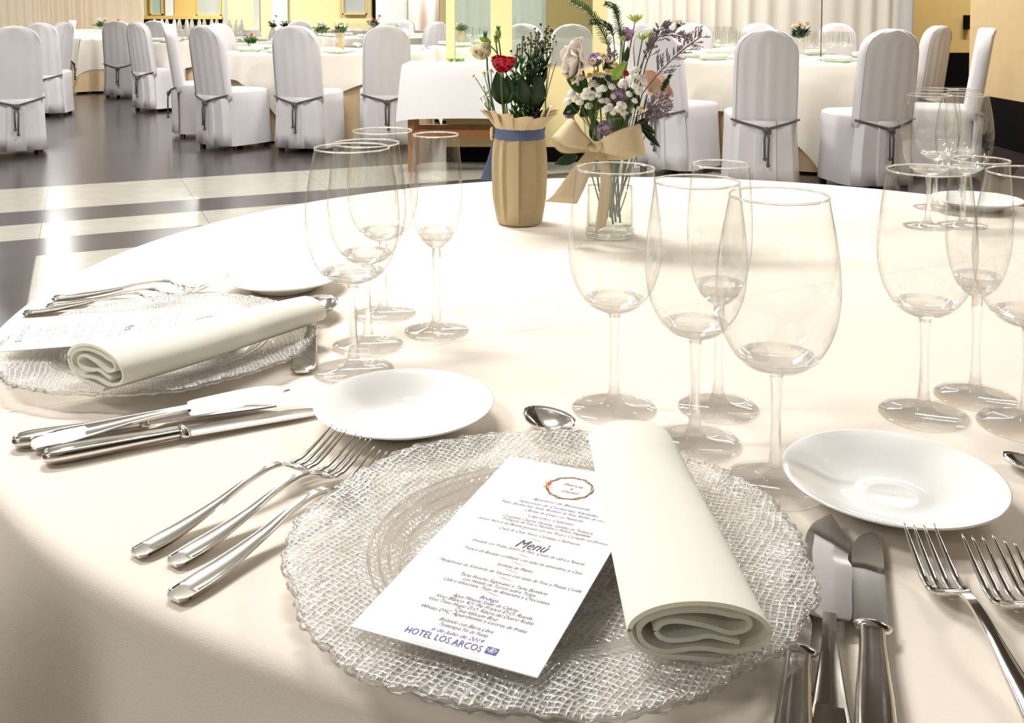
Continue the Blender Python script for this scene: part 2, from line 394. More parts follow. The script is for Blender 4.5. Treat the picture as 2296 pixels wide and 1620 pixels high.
# mirror-clad partition; see-through panes and things added behind imitate its reflections
PY = 7.3
px2 = lambda px: bx(px, PY)
zz = lambda py: D(1148, py, PY).z
def pbox(name, m, a, b, z0, z1, y0=PY, y1=PY+.14): return plane_box(name, m, px2(a), px2(b), y0, y1, z0, z1)
pbox('wall_partition', M['yellow'], 1000, 1362, .11, zz(150))
pbox('baseboard_partition', M['black'], 1000, 1364, 0, .11, PY-.01, PY+.15)
pbox('trim_1', M['yellow'], 1000, 1019, zz(150), CEIL)
pbox('trim_2', M['yellow'], 1100, 1148, zz(150), CEIL, PY-.02)
pbox('trim_3', M['yellow'], 1332, 1362, zz(150), CEIL)
def winpane(n, a, b, z0, z1, y, fm, m):
    w = struct(MB().box(bx(a, y), bx(b, y), y+.03, y+.036, z0, z1).build('window_%d' % n, m, smooth=False))
    fr = MB(); x0, x1 = bx(a, y), bx(b, y); t = .035
    fr.box(x0-t, x0, y-.02, y+.05, z0-t, z1); fr.box(x1, x1+t, y-.02, y+.05, z0-t, z1); fr.box(x0-t, x1+t, y-.02, y+.05, z0-t, z0)
    fr.build('window_frame', fm, w, smooth=False); return w
winpane(1, 1019, 1100, zz(150), CEIL, PY+.04, M['yellow'], M['pane'])  # this pane and the next replace mirrors
winpane(2, 1148, 1332, zz(150), CEIL, PY+.04, M['yellow'], M['pane'])
# far wall details
yb = YB-.05
M['mirrorish'] = mat('pale_window', (.55, .72, .64), .15, .2, var=.08, nscale=1)
M['greyglass'] = mat('grey_window', (.55, .60, .56), .15, .2, var=.1, nscale=1)
M['lightwood'] = mat('light_wood', (.74, .50, .16), .5, var=.06, nscale=4)
zb = lambda py: D(1148, py, yb).z
winpane(3, 340, 363, zb(31), 2.4, yb-.05, M['lightwood'], M['mirrorish'])
winpane(4, 444, 494, zb(33), 2.4, yb-.05, M['lightwood'], M['greyglass'])
winpane(5, 771, 820, zb(30), 2.4, yb-.05, M['lightwood'], M['greyglass'])
plane_box('trim_4', M['curtain_pale'], bx(373, yb), bx(391, yb), yb-.05, yb, 0, CEIL)
plane_box('trim_5', M['lightwood'], bx(393, yb), bx(441, yb), yb-.04, yb, 0, CEIL)
plane_box('trim_6', M['greyglass'], bx(503, yb), bx(510, yb), yb-.04, yb, 0, CEIL)
plane_box('trim_7', M['greyglass'], bx(570, yb), bx(583, yb), yb-.04, yb, 0, CEIL)
plane_box('trim_8', M['black'], bx(836, yb), bx(842, yb), yb-.06, yb, 0, CEIL)
plane_box('trim_9', M['lightwood'], bx(322, yb), bx(500, yb), yb-.10, yb, zb(43), zb(35))
plane_box('trim_10', M['black'], bx(322, yb), bx(500, yb), yb-.11, yb, 0, zb(43))
for k, (a, b) in enumerate(((612, 646), (844, 914))):
    d = struct(MB().box(bx(a, yb), bx(b, yb), yb-.06, yb, 0, 2.3).build('door_%d' % (k+1), M['white'], smooth=False))
    MB().box(bx(a, yb)+.04, bx(b, yb)-.04, yb-.075, yb-.06, .3, 2.1).build('door_panel', M['white'], d, smooth=False)
    MB().ball((bx(a, yb)+.1, yb-.1, 1.05), .035).build('door_handle', M['steel'], d)
cp = D(1845, 60, 7.4)
tag(MB().tube([(cp.x, 7.4, CEIL), (cp.x-.004, 7.4, 2), (cp.x-.012, 7.4, .77)], .0045, 6).build('hanging_cord', M['twig'], smooth=True),
    'thin dark cord hanging down in front of the off-white curtain', 'cord')

# ================================================================ CHAIRS
def make_chair(label):
    t = thing('covered_chair', label, 'chair')
    # origin: floor under the seat middle, facing +Y
    mb = MB(); n = 26                       # back: shell with rounded top
    def outline(k, zb_, zt, hw):
        pts = []
        for i in range(n+1):
            s = i/n
            if s < .30: pts.append((-hw(s/.30), zb_+(zt-.17-zb_)*s/.30))
            elif s > .70: pts.append((hw((1-s)/.30), zb_+(zt-.17-zb_)*(1-s)/.30))
            else:
                a = pi-(s-.30)/.40*pi; pts.append((cos(a)*hw(1), zt-.17+.17*(max(0, sin(a))**.8)))
        return pts
    hw = lambda u: .192+.004*u-.006*u*u
    o0 = outline(0, .40, 1.0, hw)
    secs = []
    for (yo, inset) in ((-.020, .012), (-.012, 0), (.045, 0), (.056, .016)):
        ring = []
        for (x, z) in o0:
            f = 1-inset/.19; cz = .75
            lean = -.22-(z-.42)*.14
            wob = .004*sin(x*55) if yo < 0 else 0
            ring.append((x*f, lean+yo-wob-.016*(1-(x/.2)**2)*(1 if yo < 0 else .3), cz+(z-cz)*(1-inset*1.2)))
        secs.append(ring)
    mb.loft(secs, True, False)
    # caps as strips between left and right halves, subdivided for the pleats
    for sgn, ring in ((-1, secs[0]), (1, secs[-1])):
        m_ = 14; rows = []
        for i in range(n//2+1):
            a, b = Vector(ring[i]), Vector(ring[n-i])
            row = []
            for k in range(m_+1):
                p = a.lerp(b, k/m_)
                bulge = (.020*(1-(2*k/m_-1)**2)*(1 if i < n//2 else 0))
                if sgn < 0: p.y -= bulge-.003+.0045*(sin(p.x*75) if p.z < .93 else 0)
                else: p.y += bulge*.6
                row.append(p)
            rows.append(row)
        mb.loft(rows, False)
    mb.build('backrest_cover', M['cover'], t, merge=.0005)
    # seat and skirt
    mb = MB(); rings = []
    def rr(hx, y0, y1, z, cr, wave=0, flare=0):
        pts = []
        cyc = (y0+y1)/2; hy = (y1-y0)/2
        for i in range(48):
            a = 2*pi*i/48; ca, sa = cos(a), sin(a)
            e = 5.0
            r = (abs(ca)**e+abs(sa)**e)**(-1/e)
            wv = 1+wave*sin(a*9+1)
            pts.append(((hx+flare)*r*ca*wv, cyc+(hy+flare)*r*sa*wv, z))
        return pts
    rings = [rr(.05, -.05, .05, .482, 0), rr(.185, -.19, .20, .480, 0), rr(.205, -.215, .222, .470, 0), rr(.213, -.222, .23, .452, 0),
             rr(.212, -.222, .23, .38, 0, .003), rr(.214, -.224, .232, .2, 0, .008, .004), rr(.216, -.226, .236, .035, 0, .014, .01)]
    mb.loft(rings, True, False); mb.f.append(tuple(range(48)))
    mb.build('seat_cover', M['cover'], t)
    # back pleat hanging below the rope
    mb = MB()
    secs = []
    for z, y in ((.44, -.262), (.40, -.268), (.30, -.262), (.15, -.258), (.04, -.262)):
        f = 1+(.44-z)*.35
        secs.append([(-.19*f, y+.045, z), (-.15*f, y+.004, z), (-.062*f, y, z), (-.058*f, y-.012, z), (.058*f, y-.014, z), (.062*f, y-.001, z), (.15*f, y+.004, z), (.19*f, y+.045, z)])
    mb.loft(secs, False)
    mb.build('skirt_panel', M['cover'], t, solid=.004, auto=35)
    # rope
    rp = MB(); pts = []
    for i in range(17):
        u = i/16*2-1
        pts.append((.205*u, -.235-.058*(1-abs(u)**2.5), .445-.055*(1-abs(u))**1.0))
    rope = rp.tube(pts, .0075, 7).build('rope', M['rope'], t)
    MB().ball((0, -.305, .385), .021, 8, (1.3, .8, 1)).ball((.014, -.306, .372), .014, 8).build('knot', M['rope'], rope)
    for s_, L_ in ((-1, .16), (1, .20)):
        tp = MB().tube([(s_*.006, -.308, .38), (s_*.014, -.312, .33), (s_*.010, -.312, .38-L_)], .0065, 6)
        tp.ball((s_*.010, -.312, .38-L_-.008), .014, 7)
        tp.build('rope_end', M['rope'], rope)
    for sx in (-1, 1):
        for yy in (-.19, .19):
            MB().box(sx*.17-.017, sx*.17+.017, yy-.017, yy+.017, 0, .07).build('leg', M['wood_dark'], t, smooth=False)
    return t
CHAIRS = [  # picture x, y where the back meets the floor, turn in degrees, label
 (38, 350, 30, 'white covered chair at the left picture edge, nearest the camera on that side'),
 (95, 262, 10, 'white covered chair right behind the leftmost one, rope knot hanging low'),
 (138, 250, 80, 'white covered chair seen edge-on, facing left, before the long table corner'),
 (158, 206, 118, 'white covered chair turned towards the left, behind the edge-on chair'),
 (268, 220, 2, 'shaded covered chair with its back to us, standing against the long draped table'),
 (318, 250, -36, 'narrow-looking covered chair turned right, just right of the long draped table'),
 (352, 208, -6, 'mauve-grey covered chair half hidden behind the narrow-looking one'),
 (394, 304, -74, 'covered chair seen from the side with a thin slanting back, facing right'),
 (472, 335, -35, 'covered chair with a low knotted rope, turned right towards the round table'),
 (500, 286, -112, 'covered chair on the left side of the round table, partly behind the low-knotted one'),
 (668, 343, -14, 'broad covered chair with its back to us and long doubled rope ends, centre left'),
 (868, 335, 9, 'covered chair with its back to us, left of the small white side table'),
 (976, 240, 50, 'covered chair turned left, standing by the yellow post of the partition'),
 (672, 205, 175, 'covered chair top showing just above the broad centre-left chair'),
 (905, 177, 176, 'covered chair top showing above the chair left of the side table'),
 (1476, 390, -44, 'covered chair turned right, partly hidden by the bouquet in the glass vase'),
 (1714, 430, -6, 'large covered chair with its back to us, middle of the right round table'),
 (1984, 430, 12, 'large covered chair with its back to us, behind the stacked wine glasses'),
 (2088, 345, 40, 'bright white covered chair on the right side of the right round table'),
 (2190, 400, 66, 'bright covered chair seen nearly edge-on by the tan wall panel'),
 (1436, 286, -150, 'covered chair top just above the side of the vase bouquet'),
 (1552, 278, 168, 'covered chair on the far side of the right round table, above the sprig tip'),
 (1700, 276, 182, 'covered chair top directly above the large middle chair on the right'),
 (1876, 280, 190, 'covered chair top between the two large chairs on the right'),
 (1525, 236, 176, 'shaded chair top further back under the small white posy'),
 (1178, 290, -30, 'covered chair added behind the pane as a mirror reflection, left of the dark green sprigs'),  # this chair and the next are added for the mirror's reflection
 (1280, 300, 8, 'covered chair added behind the pane as a mirror reflection, above the pale bloom'),
]
chair0 = None
for (px, py, rz, lab) in CHAIRS:
    p = W(px, py, 0)+Vector((-sin(radians(rz))*.25, cos(radians(rz))*.25, 0))
    if chair0 is None:
        chair0 = make_chair(lab); chair0.location = p; chair0.rotation_euler = (0, 0, radians(rz)); chair0['group'] = 'covered chairs around the tables'; c = chair0
    else: c = dup(chair0, lab, p, radians(rz))

# ================================================================ ROUND TABLES WITH CLOTHS
def drape(r, a, rot, z, n=160, folds=.012, top=True, zmin=.0, flare=.10, seed=0, base=.5):
    """square or round cloth over a round table top: list of rings from the middle outwards"""
    rd = random.Random(seed); ph = rd.random()*6
    def length(t):
        if a is None: return 1e9
        c_, s_ = abs(cos(t-rot)), abs(sin(t-rot)); return a/max(c_, s_)
    rings = []
    for k in range(5):
        rings.append([(r*k/5*cos(2*pi*j/n) if k else 1e-4*cos(2*pi*j/n), r*k/5*sin(2*pi*j/n) if k else 1e-4*sin(2*pi*j/n), z) for j in range(n)])
    er = .018
    for q in (0, .35, .7, 1):
        rings.append([((r-er+er*sin(q*pi/2))*cos(2*pi*j/n), (r-er+er*sin(q*pi/2))*sin(2*pi*j/n), z-er+er*cos(q*pi/2)) for j in range(n)])
    for k in range(1, 9):
        ring = []
        for j in range(n):
            t = 2*pi*j/n; drop = min(length(t)-r, z-zmin); d = drop*k/8
            fo = folds*sin(t*17+ph+1.2*sin(t*3))*min(1, d/.25)+folds*.5*sin(t*31+ph)*min(1, d/.3)
            rr_ = r+d*flare*(base+(1-base)*sin(t*8+ph))+fo
            ring.append((rr_*cos(t), rr_*sin(t), z-er-d*(1-er/.7)))
        rings.append(ring)
    return rings
def round_table(cx, cy, r, lab, rot, seed, a=None, overlay=None):
    t = thing('round_table', lab, 'table', (cx, cy, 0))
    MB().lathe([(.001, TZ-.045), (r-.03, TZ-.045), (r-.03, TZ-.012), (.001, TZ-.012)], 40).build('tabletop', M['wood'], t, auto=30)
    for k in range(4):
        q = pi/4+k*pi/2
        MB().box(cos(q)*r*.5-.03, cos(q)*r*.5+.03, sin(q)*r*.5-.03, sin(q)*r*.5+.03, 0, TZ-.045).build('leg', M['wood'], t, smooth=False)
    return t
def cloth(name, cx, cy, rings, m, lab, cat='tablecloth'):
    mb = MB(); mb.loft(rings, True, False)
    o = mb.build(name, m); o.location = (cx, cy, 0)
    return tag(o, lab, cat)
T1 = Vector((bx(745, 9.25), 9.25)); T3 = Vector((bx(1752, 7.6), 7.6)); T2 = Vector((bx(468, 12.2), 12.2)); T4 = Vector((bx(835, 14.9), 14.9)); T0 = Vector((-5.6, 8.9)); T5 = Vector((bx(1560, 10.9)-.1, 10.7)); T6 = Vector((bx(1140, 10.2), 10.5))
TABS = [(T1, .95, -.94, 'round table under a cream overlay behind the centre-left chairs', 'centre-left'),
        (T3, .88, -.70, 'round table under a cream overlay behind the two large chairs on the right', 'right'),
        (T2, .8, .2, 'round table further back between the side-facing chair and the left chairs', 'farther left'),
        (T4, .9, .9, 'small-looking round table at the back with two posies on it', 'far back'),
        (T0, .95, .3, 'round table cut by the left picture edge', 'left edge'),
        (T5, .85, .7, 'round table behind the right one, near the off-white curtain', 'near the curtain'),
        (T6, .85, .1, 'round table added behind the pane to fill the mirror reflection', 'added behind the mirror pane')]  # added to fill the view that the mirror reflects
for i, (c, r, rot, lab, nm) in enumerate(TABS):
    round_table(c.x, c.y, r, lab, rot, i)
    cloth('underskirt', c.x, c.y, drape(r-.03, None, 0, TZ-.008, folds=.012, seed=i, flare=.04, zmin=.015), M['tancloth'], 'tan floor-length underskirt on the round table %s' % nm)
    cloth('tablecloth', c.x, c.y, drape(r+.004, (r+.22, r+.33, r+.25, r+.25, r+.25, r+.25, r+.25)[i], rot, TZ, folds=.010, seed=i+9, flare=.13, base=.8), M['creamcloth'], 'cream square overlay cloth on the round table %s' % nm)

# long draped table on the left
def long_table(x0, x1, y0, y1, lab, clab, seed, drop=.42, skirt=True, rz=0):
    hx, hy = (x1-x0)/2, (y1-y0)/2
    t = thing('long_table', lab, 'table', (x0+hx*cos(rz)-hy*sin(rz), y0+hx*sin(rz)+hy*cos(rz), 0), rz)
    MB().box(-hx+.02, hx-.02, -hy+.02, hy-.02, TZ-.04, TZ-.012).build('tabletop', M['wood'], t, smooth=False)
    for sx in (-1, 1):
        for sy in (-1, 1):
            MB().box(sx*(hx-.1)-.03, sx*(hx-.1)+.03, sy*(hy-.1)-.03, sy*(hy-.1)+.03, 0, TZ-.04).build('leg', M['wood'], t, smooth=False)
    def rect(dx, z, wave, n=30, sd=0):
        pts = []; X_, Y_ = hx+dx, hy+dx
        per = [(-X_, -Y_), (X_, -Y_), (X_, Y_), (-X_, Y_)]
        for k in range(4):
            a, b = per[k], per[(k+1) % 4]
            for i in range(n):
                u = i/n; s_ = wave*sin(u*26+k*2+sd)*(sin(u*pi)**.5)
                nx, ny = [(0, -1), (1, 0), (0, 1), (-1, 0)][k]
                cr = wave*3*exp(-((min(u, 1-u))/.04)**2)
                dz = -.10*exp(-(min(u, 1-u)/.06)) if z < TZ-.3 and wave < .02 else 0
                px_, py_ = a[0]+(b[0]-a[0])*u+nx*(s_), a[1]+(b[1]-a[1])*u+ny*(s_)
                pts.append((px_+cr*(1 if px_ > 0 else -1), py_+cr*(1 if py_ > 0 else -1), z+dz))
        return pts
    if skirt:
        sk = MB(); sk.loft([rect(-.004, TZ-.02, 0), rect(0, TZ-.1, .004), rect(.02, .35, .016), rect(.05, .03, .03)], True, False)
        o = sk.build('underskirt', M['tancloth']); o.location = t.location; o.rotation_euler = t.rotation_euler; tag(o, 'tan underskirt showing below the cloth of %s' % clab, 'tablecloth')
    c_ = MB(); R = [rect(-hx*.99 if hx < hy else -hy*.99, TZ, 0), rect(-.01, TZ, 0), rect(.004, TZ-.008, 0), rect(.008, TZ-.03, .002), rect(.02, TZ-.2, .008), rect(.035, TZ-drop, .014)]
    c_.loft(R, True, False); c_.f.append(tuple(range(120)))
    o = c_.build('tablecloth', M['creamcloth'] if skirt else M['whitecloth'], auto=50); o.location = t.location; o.rotation_euler = t.rotation_euler
    tag(o, 'cloth covering %s' % clab, 'tablecloth'); return t
pc = W(182, 87, TZ)
long_table(pc.x, pc.x+.75, pc.y, pc.y+6.2, 'long draped banquet table running away behind the left chairs', 'the long banquet table behind the left chairs', 1, rz=radians(27))
long_table(bx(150, 21.5), bx(318, 21.5), 21.4, 22.2, 'distant pale table in front of the beige curtain at the left', 'the distant table by the beige curtain', 4)
long_table(bx(330, 21), bx(560, 21), 21, 21.8, 'distant long table with a row of upturned white cups', 'the distant table with white cups', 2)
long_table(bx(606, 20), bx(990, 20), 20, 20.8, 'distant white table in front of the far doors', 'the distant table by the far doors', 3)
# side table with white cloth
a0 = W(903, 143, TZ); 
st = thing('side_table', 'small wooden side table with a stretcher, under a plain white cloth', 'table', (a0.x, a0.y, 0))
SW, SD_ = .82, .46
MB().box(.02, SW-.02, .02, SD_-.02, TZ-.05, TZ-.012).build('tabletop', M['wood'], st, smooth=False)
for sx in (.05, SW-.05):
    for sy in (.06, SD_-.06):
        MB().box(sx-.022, sx+.022, sy-.022, sy+.022, 0, TZ-.05).build('leg', M['wood'], st, smooth=False)
MB().box(.05, SW-.05, .05, .08, .235, .29).build('stretcher', M['wood'], st, smooth=False)
MB().box(.05, SW-.05, SD_-.08, SD_-.05, .235, .29).build('stretcher', M['wood'], st, smooth=False)
MB().box(.06, SW-.06, .045, .06, TZ-.36, TZ-.05).build('apron', M['wood_dark'], st, smooth=False)
def side_cloth():
    n = 24
    def ring(d, z, drop=0, wv=0):
        per = [(-d, -d), (SW+d, -d), (SW+d, SD_+d), (-d, SD_+d)]; pts = []
        for k in range(4):
            a, b = per[k], per[(k+1) % 4]; nx, ny = [(0, -1), (1, 0), (0, 1), (-1, 0)][k]
            for i in range(n):
                u = i/n; e = exp(-min(u, 1-u)/.08)
                s_ = wv*sin(u*9+k)
                pts.append((a[0]+(b[0]-a[0])*u+nx*s_, a[1]+(b[1]-a[1])*u+ny*s_, z-drop*e))
        return pts
    mb = MB(); mb.loft([ring(-.2, TZ), ring(-.01, TZ), ring(.004, TZ-.006), ring(.008, TZ-.02), ring(.02, TZ-.12, 0, .003), ring(.045, TZ-.37, .022, .008)], True, False)
    mb.f.append(tuple(range(96)))
    o = mb.build('tablecloth', M['whitecloth'], auto=50); o.location = (a0.x, a0.y, 0); o.rotation_euler = st.rotation_euler
    return tag(o, 'plain white cloth hanging over the wooden side table', 'tablecloth')
side_cloth()
# ================================================================ THE NEAR TABLE
TC = Vector((.249, 1.245)); TR = .832
def main_cloth_mat():
    m = M['cloth'].copy(); m.name = 'creased_tablecloth'; nt = m.node_tree; L = nt.links.new
    p = nt.nodes['Principled BSDF']; b0 = nt.nodes['Bump']
    a, b = W(0, 925), W(1930, 621); d = (b-a).normalized(); nrm = Vector((-d.y, d.x)); off = (a.x-TC.x)*nrm.x+(a.y-TC.y)*nrm.y
    tc = nt.nodes['Texture Coordinate']
    def dotn(n2, o2):
        vm = nt.nodes.new('ShaderNodeVectorMath'); vm.operation = 'DOT_PRODUCT'; vm.inputs[1].default_value = (n2.x, n2.y, 0)
        L(tc.outputs['Object'], vm.inputs[0])
        s = nt.nodes.new('ShaderNodeMath'); s.operation = 'SUBTRACT'; s.inputs[1].default_value = o2; L(vm.outputs['Value'], s.inputs[0])
        ab = nt.nodes.new('ShaderNodeMath'); ab.operation = 'ABSOLUTE'; L(s.outputs[0], ab.inputs[0])
        mr = nt.nodes.new('ShaderNodeMapRange'); mr.inputs['From Min'].default_value = 0; mr.inputs['From Max'].default_value = .004
        mr.inputs['To Min'].default_value = 1; mr.inputs['To Max'].default_value = 0; L(ab.outputs[0], mr.inputs['Value']); return mr.outputs[0]
    h = dotn(nrm, off)
    bp = nt.nodes.new('ShaderNodeBump'); bp.inputs['Strength'].default_value = .55; bp.inputs['Distance'].default_value = .0012
    L(h, bp.inputs['Height']); L(b0.outputs['Normal'], bp.inputs['Normal']); L(bp.outputs['Normal'], p.inputs['Normal'])
    return m
round_table(TC.x, TC.y, TR, 'large round dining table filling the foreground under a cream cloth', 0, 0)
def main_drape():
    n = 288; rings = []; r = TR; z = TZ
    for k in range(7): rings.append([(max(1e-4, r*.97*k/6)*cos(2*pi*j/n), max(1e-4, r*.97*k/6)*sin(2*pi*j/n), z) for j in range(n)])
    er = .014
    for q in (0, .25, .5, .75, 1): rings.append([((r-er+er*sin(q*pi/2))*cos(2*pi*j/n), (r-er+er*sin(q*pi/2))*sin(2*pi*j/n), z-er+er*cos(q*pi/2)) for j in range(n)])
    for d in (.02, .05, .09, .14, .2, .28, .37, .47, .58, .70):
        ring = []
        for j in range(n):
            t = 2*pi*j/n
            k = min(1, d/.13)**.9
            fo = .040*sin(t*13+2.1+.8*sin(t*2+1))*k+.014*sin(t*29+1)*k
            rr_ = r+.004+d*.13+fo+.012*k
            ring.append((rr_*cos(t), rr_*sin(t), z-er-d))
        rings.append(ring)
    return rings
mc = cloth('tablecloth', TC.x, TC.y, main_drape(), main_cloth_mat(), 'cream tablecloth of the large foreground table, finely creased, falling in soft folds')

# ---------------------------------------------------------------- charger plates
def make_charger(label):
    t = thing('charger_plate', label, 'charger plate', sc1=1)
    n = 360; R = .157; rd = random.Random(4)
    wob = [.0022*sin(j*2*pi/n*7)+.0012*sin(j*2*pi/n*17+1)+.0009*sin(j*2*pi/n*53)+rd.uniform(-.0006, .0006) for j in range(n)]
    top = [(.0005, .0042), (.03, .0042), (.055, .0044), (.080, .0046), (.088, .0052), (.092, .0075), (.099, .0112), (.105, .0128), (.112, .0136), (.125, .0150), (.140, .0166), (.150, .0180), (.155, .0188), (.157, .0184)]
    bot = [(.157, .0158), (.150, .0146), (.135, .0128), (.115, .0102), (.103, .0080), (.094, .0040), (.088, .0012), (.080, .0004), (.05, .0006), (.0005, .0006)]
    secs = []
    for r, z in top+bot:
        f = (r/R)**6
        secs.append([((r+wob[j]*f)*cos(2*pi*j/n), (r+wob[j]*f)*sin(2*pi*j/n), z+(.0006*sin(j*2*pi/n*40)+.0004*sin(j*1.7))*f*(1 if z > .015 else 0)) for j in range(n)])
    mb = MB(); mb.loft(secs, True, False); b = mb.build('plate', M['charger'], t); b.data.materials.append(M['clear'])
    for p_ in b.data.polygons:
        if p_.index >= (len(top)-1)*n: p_.material_index = 1
    # beaded rim
    mb = MB(); pts = []
    secs = []
    for j in range(n+1):
        a = 2*pi*j/n; rr_ = .0019+.0005*sin(a*83+2*sin(a*5))+.0004*sin(a*37)+.0003*sin(a*131); c0 = Vector(((R+wob[j % n])*cos(a), (R+wob[j % n])*sin(a), .0172))
        e1 = Vector((cos(a), sin(a), 0)); e2 = Vector((0, 0, 1))
        secs.append([c0+e1*rr_*cos(2*pi*k/6)+e2*rr_*.8*sin(2*pi*k/6) for k in range(6)])
    mb.loft(secs, True, False); mb.build('beaded_rim', M['rimglass'], t)
    # well ring ridges
    mb = MB()
    for rr_, z in ((.0905, .0064), (.0965, .0102), (.1025, .0124), (.109, .0136), (.045, .0046), (.060, .0047)):
        mb.loft([[((rr_+.0009*cos(2*pi*k/5))*cos(a), (rr_+.0009*cos(2*pi*k/5))*sin(a), z+.0007*sin(2*pi*k/5)) for k in range(5)] for a in [2*pi*j/120 for j in range(121)]], True, False)
    mb.build('ring_ridges', M['rimglass'], t)
    return t
CH1 = make_charger('pressed-glass charger plate under the menu card at the front of the table')
CH1.location = (.0215, .598, TZ); CH1.rotation_euler = (0, 0, radians(62))
CH2 = dup(CH1, 'pressed-glass charger plate on the left, under the napkin seen end-on', (-.3505, .982, TZ), radians(20), sc1=.965)

# ---------------------------------------------------------------- bread plates
def make_bread(label):
    t = thing('bread_plate', label, 'plate')
    top = [(.0005, .0034), (.016, .0034), (.0185, .0040), (.020, .0034), (.034, .0042), (.042, .0058), (.052, .0104), (.060, .0142), (.068, .0172), (.0735, .0190), (.0748, .0189)]
    bot = [(.0742, .0176), (.068, .0152), (.060, .0118), (.050, .0074), (.042, .0030), (.038, .0004), (.035, .0002), (.033, .0014), (.0005, .0014)]
    MB().lathe(top+bot, 96).build('plate_body', M['china'], t); return t
BP = make_bread('white side plate at centre left, fork tips pointing to it'); BP.location = (-.0895, .8135, TZ)
dup(BP, 'white side plate on the right, behind the two front knives', (.2665, .681, TZ), 0)
dup(BP, 'white side plate at the far left, behind the left charger', (-.2815, 1.2185, TZ), .5, sc1=.97)
q = W(2190, 468, TZ); dup(BP, 'white side plate half seen through the glasses at the far right of the table', (q.x, q.y, TZ), 0)

# ---------------------------------------------------------------- glasses
def make_glass(name, label, kind, n=64):
    t = thing(name, label, 'glass')
    if kind == 'wine':
        foot_r, zb, bowl = .0365, .083, [(.0052, .0845), (.010, .0866), (.018, .0905), (.0265, .0975), (.033, .1075), (.0375, .121), (.0395, .136), (.0397, .149), (.0387, .163), (.0368, .179), (.0347, .195), (.0330, .209)]
        base = [(.0050, .0835), (.0105, .0855), (.0185, .0893), (.0270, .0963)]
    elif kind == 'large':
        foot_r, zb, bowl = .0378, .082, [(.0052, .0835), (.011, .0855), (.020, .0893), (.0295, .0962), (.0365, .107), (.0412, .121), (.0434, .136), (.0436, .149), (.0424, .165), (.0398, .183), (.0368, .199), (.0345, .211)]
        base = [(.0050, .0825), (.0115, .0843), (.0205, .0880), (.0300, .0950)]
    else:
        foot_r, zb, bowl = .0345, .090, [(.0045, .0915), (.009, .0945), (.0155, .1010), (.0208, .1105), (.0245, .123), (.0268, .138), (.0275, .152), (.0272, .168), (.0262, .186), (.0248, .201), (.0238, .212)]
        base = [(.0045, .0905), (.0093, .0932), (.0158, .0995), (.0212, .1095)]
    # smooth the bowl line
    prof = []
    for i in range(len(bowl)-1):
        p0 = Vector(bowl[max(0, i-1)]); p1 = Vector(bowl[i]); p2 = Vector(bowl[i+1]); p3 = Vector(bowl[min(len(bowl)-1, i+2)])
        for k in range(4):
            u = k/4; prof.append(tuple(.5*((2*p1)+(p2-p0)*u+(2*p0-5*p1+4*p2-p3)*u*u+(3*p1-p0-3*p2+p3)*u**3)))
    prof.append(bowl[-1])
    MB().lathe(prof, n).build('bowl', M['glass'], t)
    rr_, rz_ = bowl[-1]
    b = t.children[0]
    MB().loft([[((rr_+.0007*cos(2*pi*k/6))*cos(a), (rr_+.0007*cos(2*pi*k/6))*sin(a), rz_+.0009*sin(2*pi*k/6)) for k in range(6)] for a in [2*pi*j/n for j in range(n+1)]], True, False).build('rim', M['rimglass'], b)
    # thick bottom of the bowl, solid glass lens
    ins = [(r*.94-.0004, z+.0011+.0012*(1-r/.03)) for r, z in base]
    st = [(.0001, .0030), (.0001, .0031)]
    stem = [(.0095, .0062), (.0068, .0095), (.0052, .015), (.0043, .024), (.0037, .040), (.0036, .058), (.0040, .072), (.0048, .0795)]
    MB().lathe(stem+base+[base[-1]]+ins[::-1]+[(.0002, base[0][1]+.0025)], 40).build('stem', M['stemglass'], t)
    MB().lathe([(.0001, .0004), (foot_r-.001, .0002), (foot_r, .0010), (foot_r-.0006, .0019), (foot_r*.75, .0028), (foot_r*.5, .0040), (.0125, .0052), (.0095, .0062)], n).build('foot', M['stemglass'], t)
    return t
gp = lambda x, y: tuple(W(x, y, TZ))
GW = make_glass('wine_glass', 'medium wine glass standing in front of the glass vase, left of the front trio', 'wine'); GW.location = gp(1377, 917)
GL = make_glass('wine_glass', 'largest wine glass, nearest the camera, between napkin and right side plate', 'large'); GL.location = gp(1738, 1088)
GF = make_glass('champagne_flute', 'champagne flute rising between the front wine glasses, hindmost of its group', 'flute'); GF.location = gp(1610, 915)
dup(GW, 'wine glass in the middle of the front trio, its foot just behind the white napkin', gp(1557, 993), 0)
dup(GL, 'large wine glass in front of the left glass cluster, foot beside the centre-left side plate', gp(793, 832), .3, sc1=1.015)
dup(GW, 'wine glass second from the front in the left glass cluster', gp(825, 775), 0)
dup(GW, 'wine glass furthest back in the left glass cluster', gp(860, 705), 0)
dup(GF, 'champagne flute on the right side of the left glass cluster, standing alone', gp(979, 743), 0)
dup(GW, 'wine glass at right with its whole foot visible above the right side plate', gp(2070, 930), 0, sc1=1.0)
dup(GF, 'champagne flute behind the right wine glasses, near the right picture edge', gp(2186, 891), 0)
dup(GL, 'large wine glass cut by the right picture edge', gp(2300, 955), 0)
dup(GL, 'large wine glass at the left of the far-right cluster against the covered chair', gp(2080, 508), 0)
dup(GL, 'large wine glass at the right of the far-right cluster against the black dado', gp(2158, 506), 0)
dup(GW, 'medium wine glass at the back left of the far-right cluster', gp(2096, 466), 0)
dup(GF, 'champagne flute at the back of the far-right cluster', gp(2153, 478), 0)

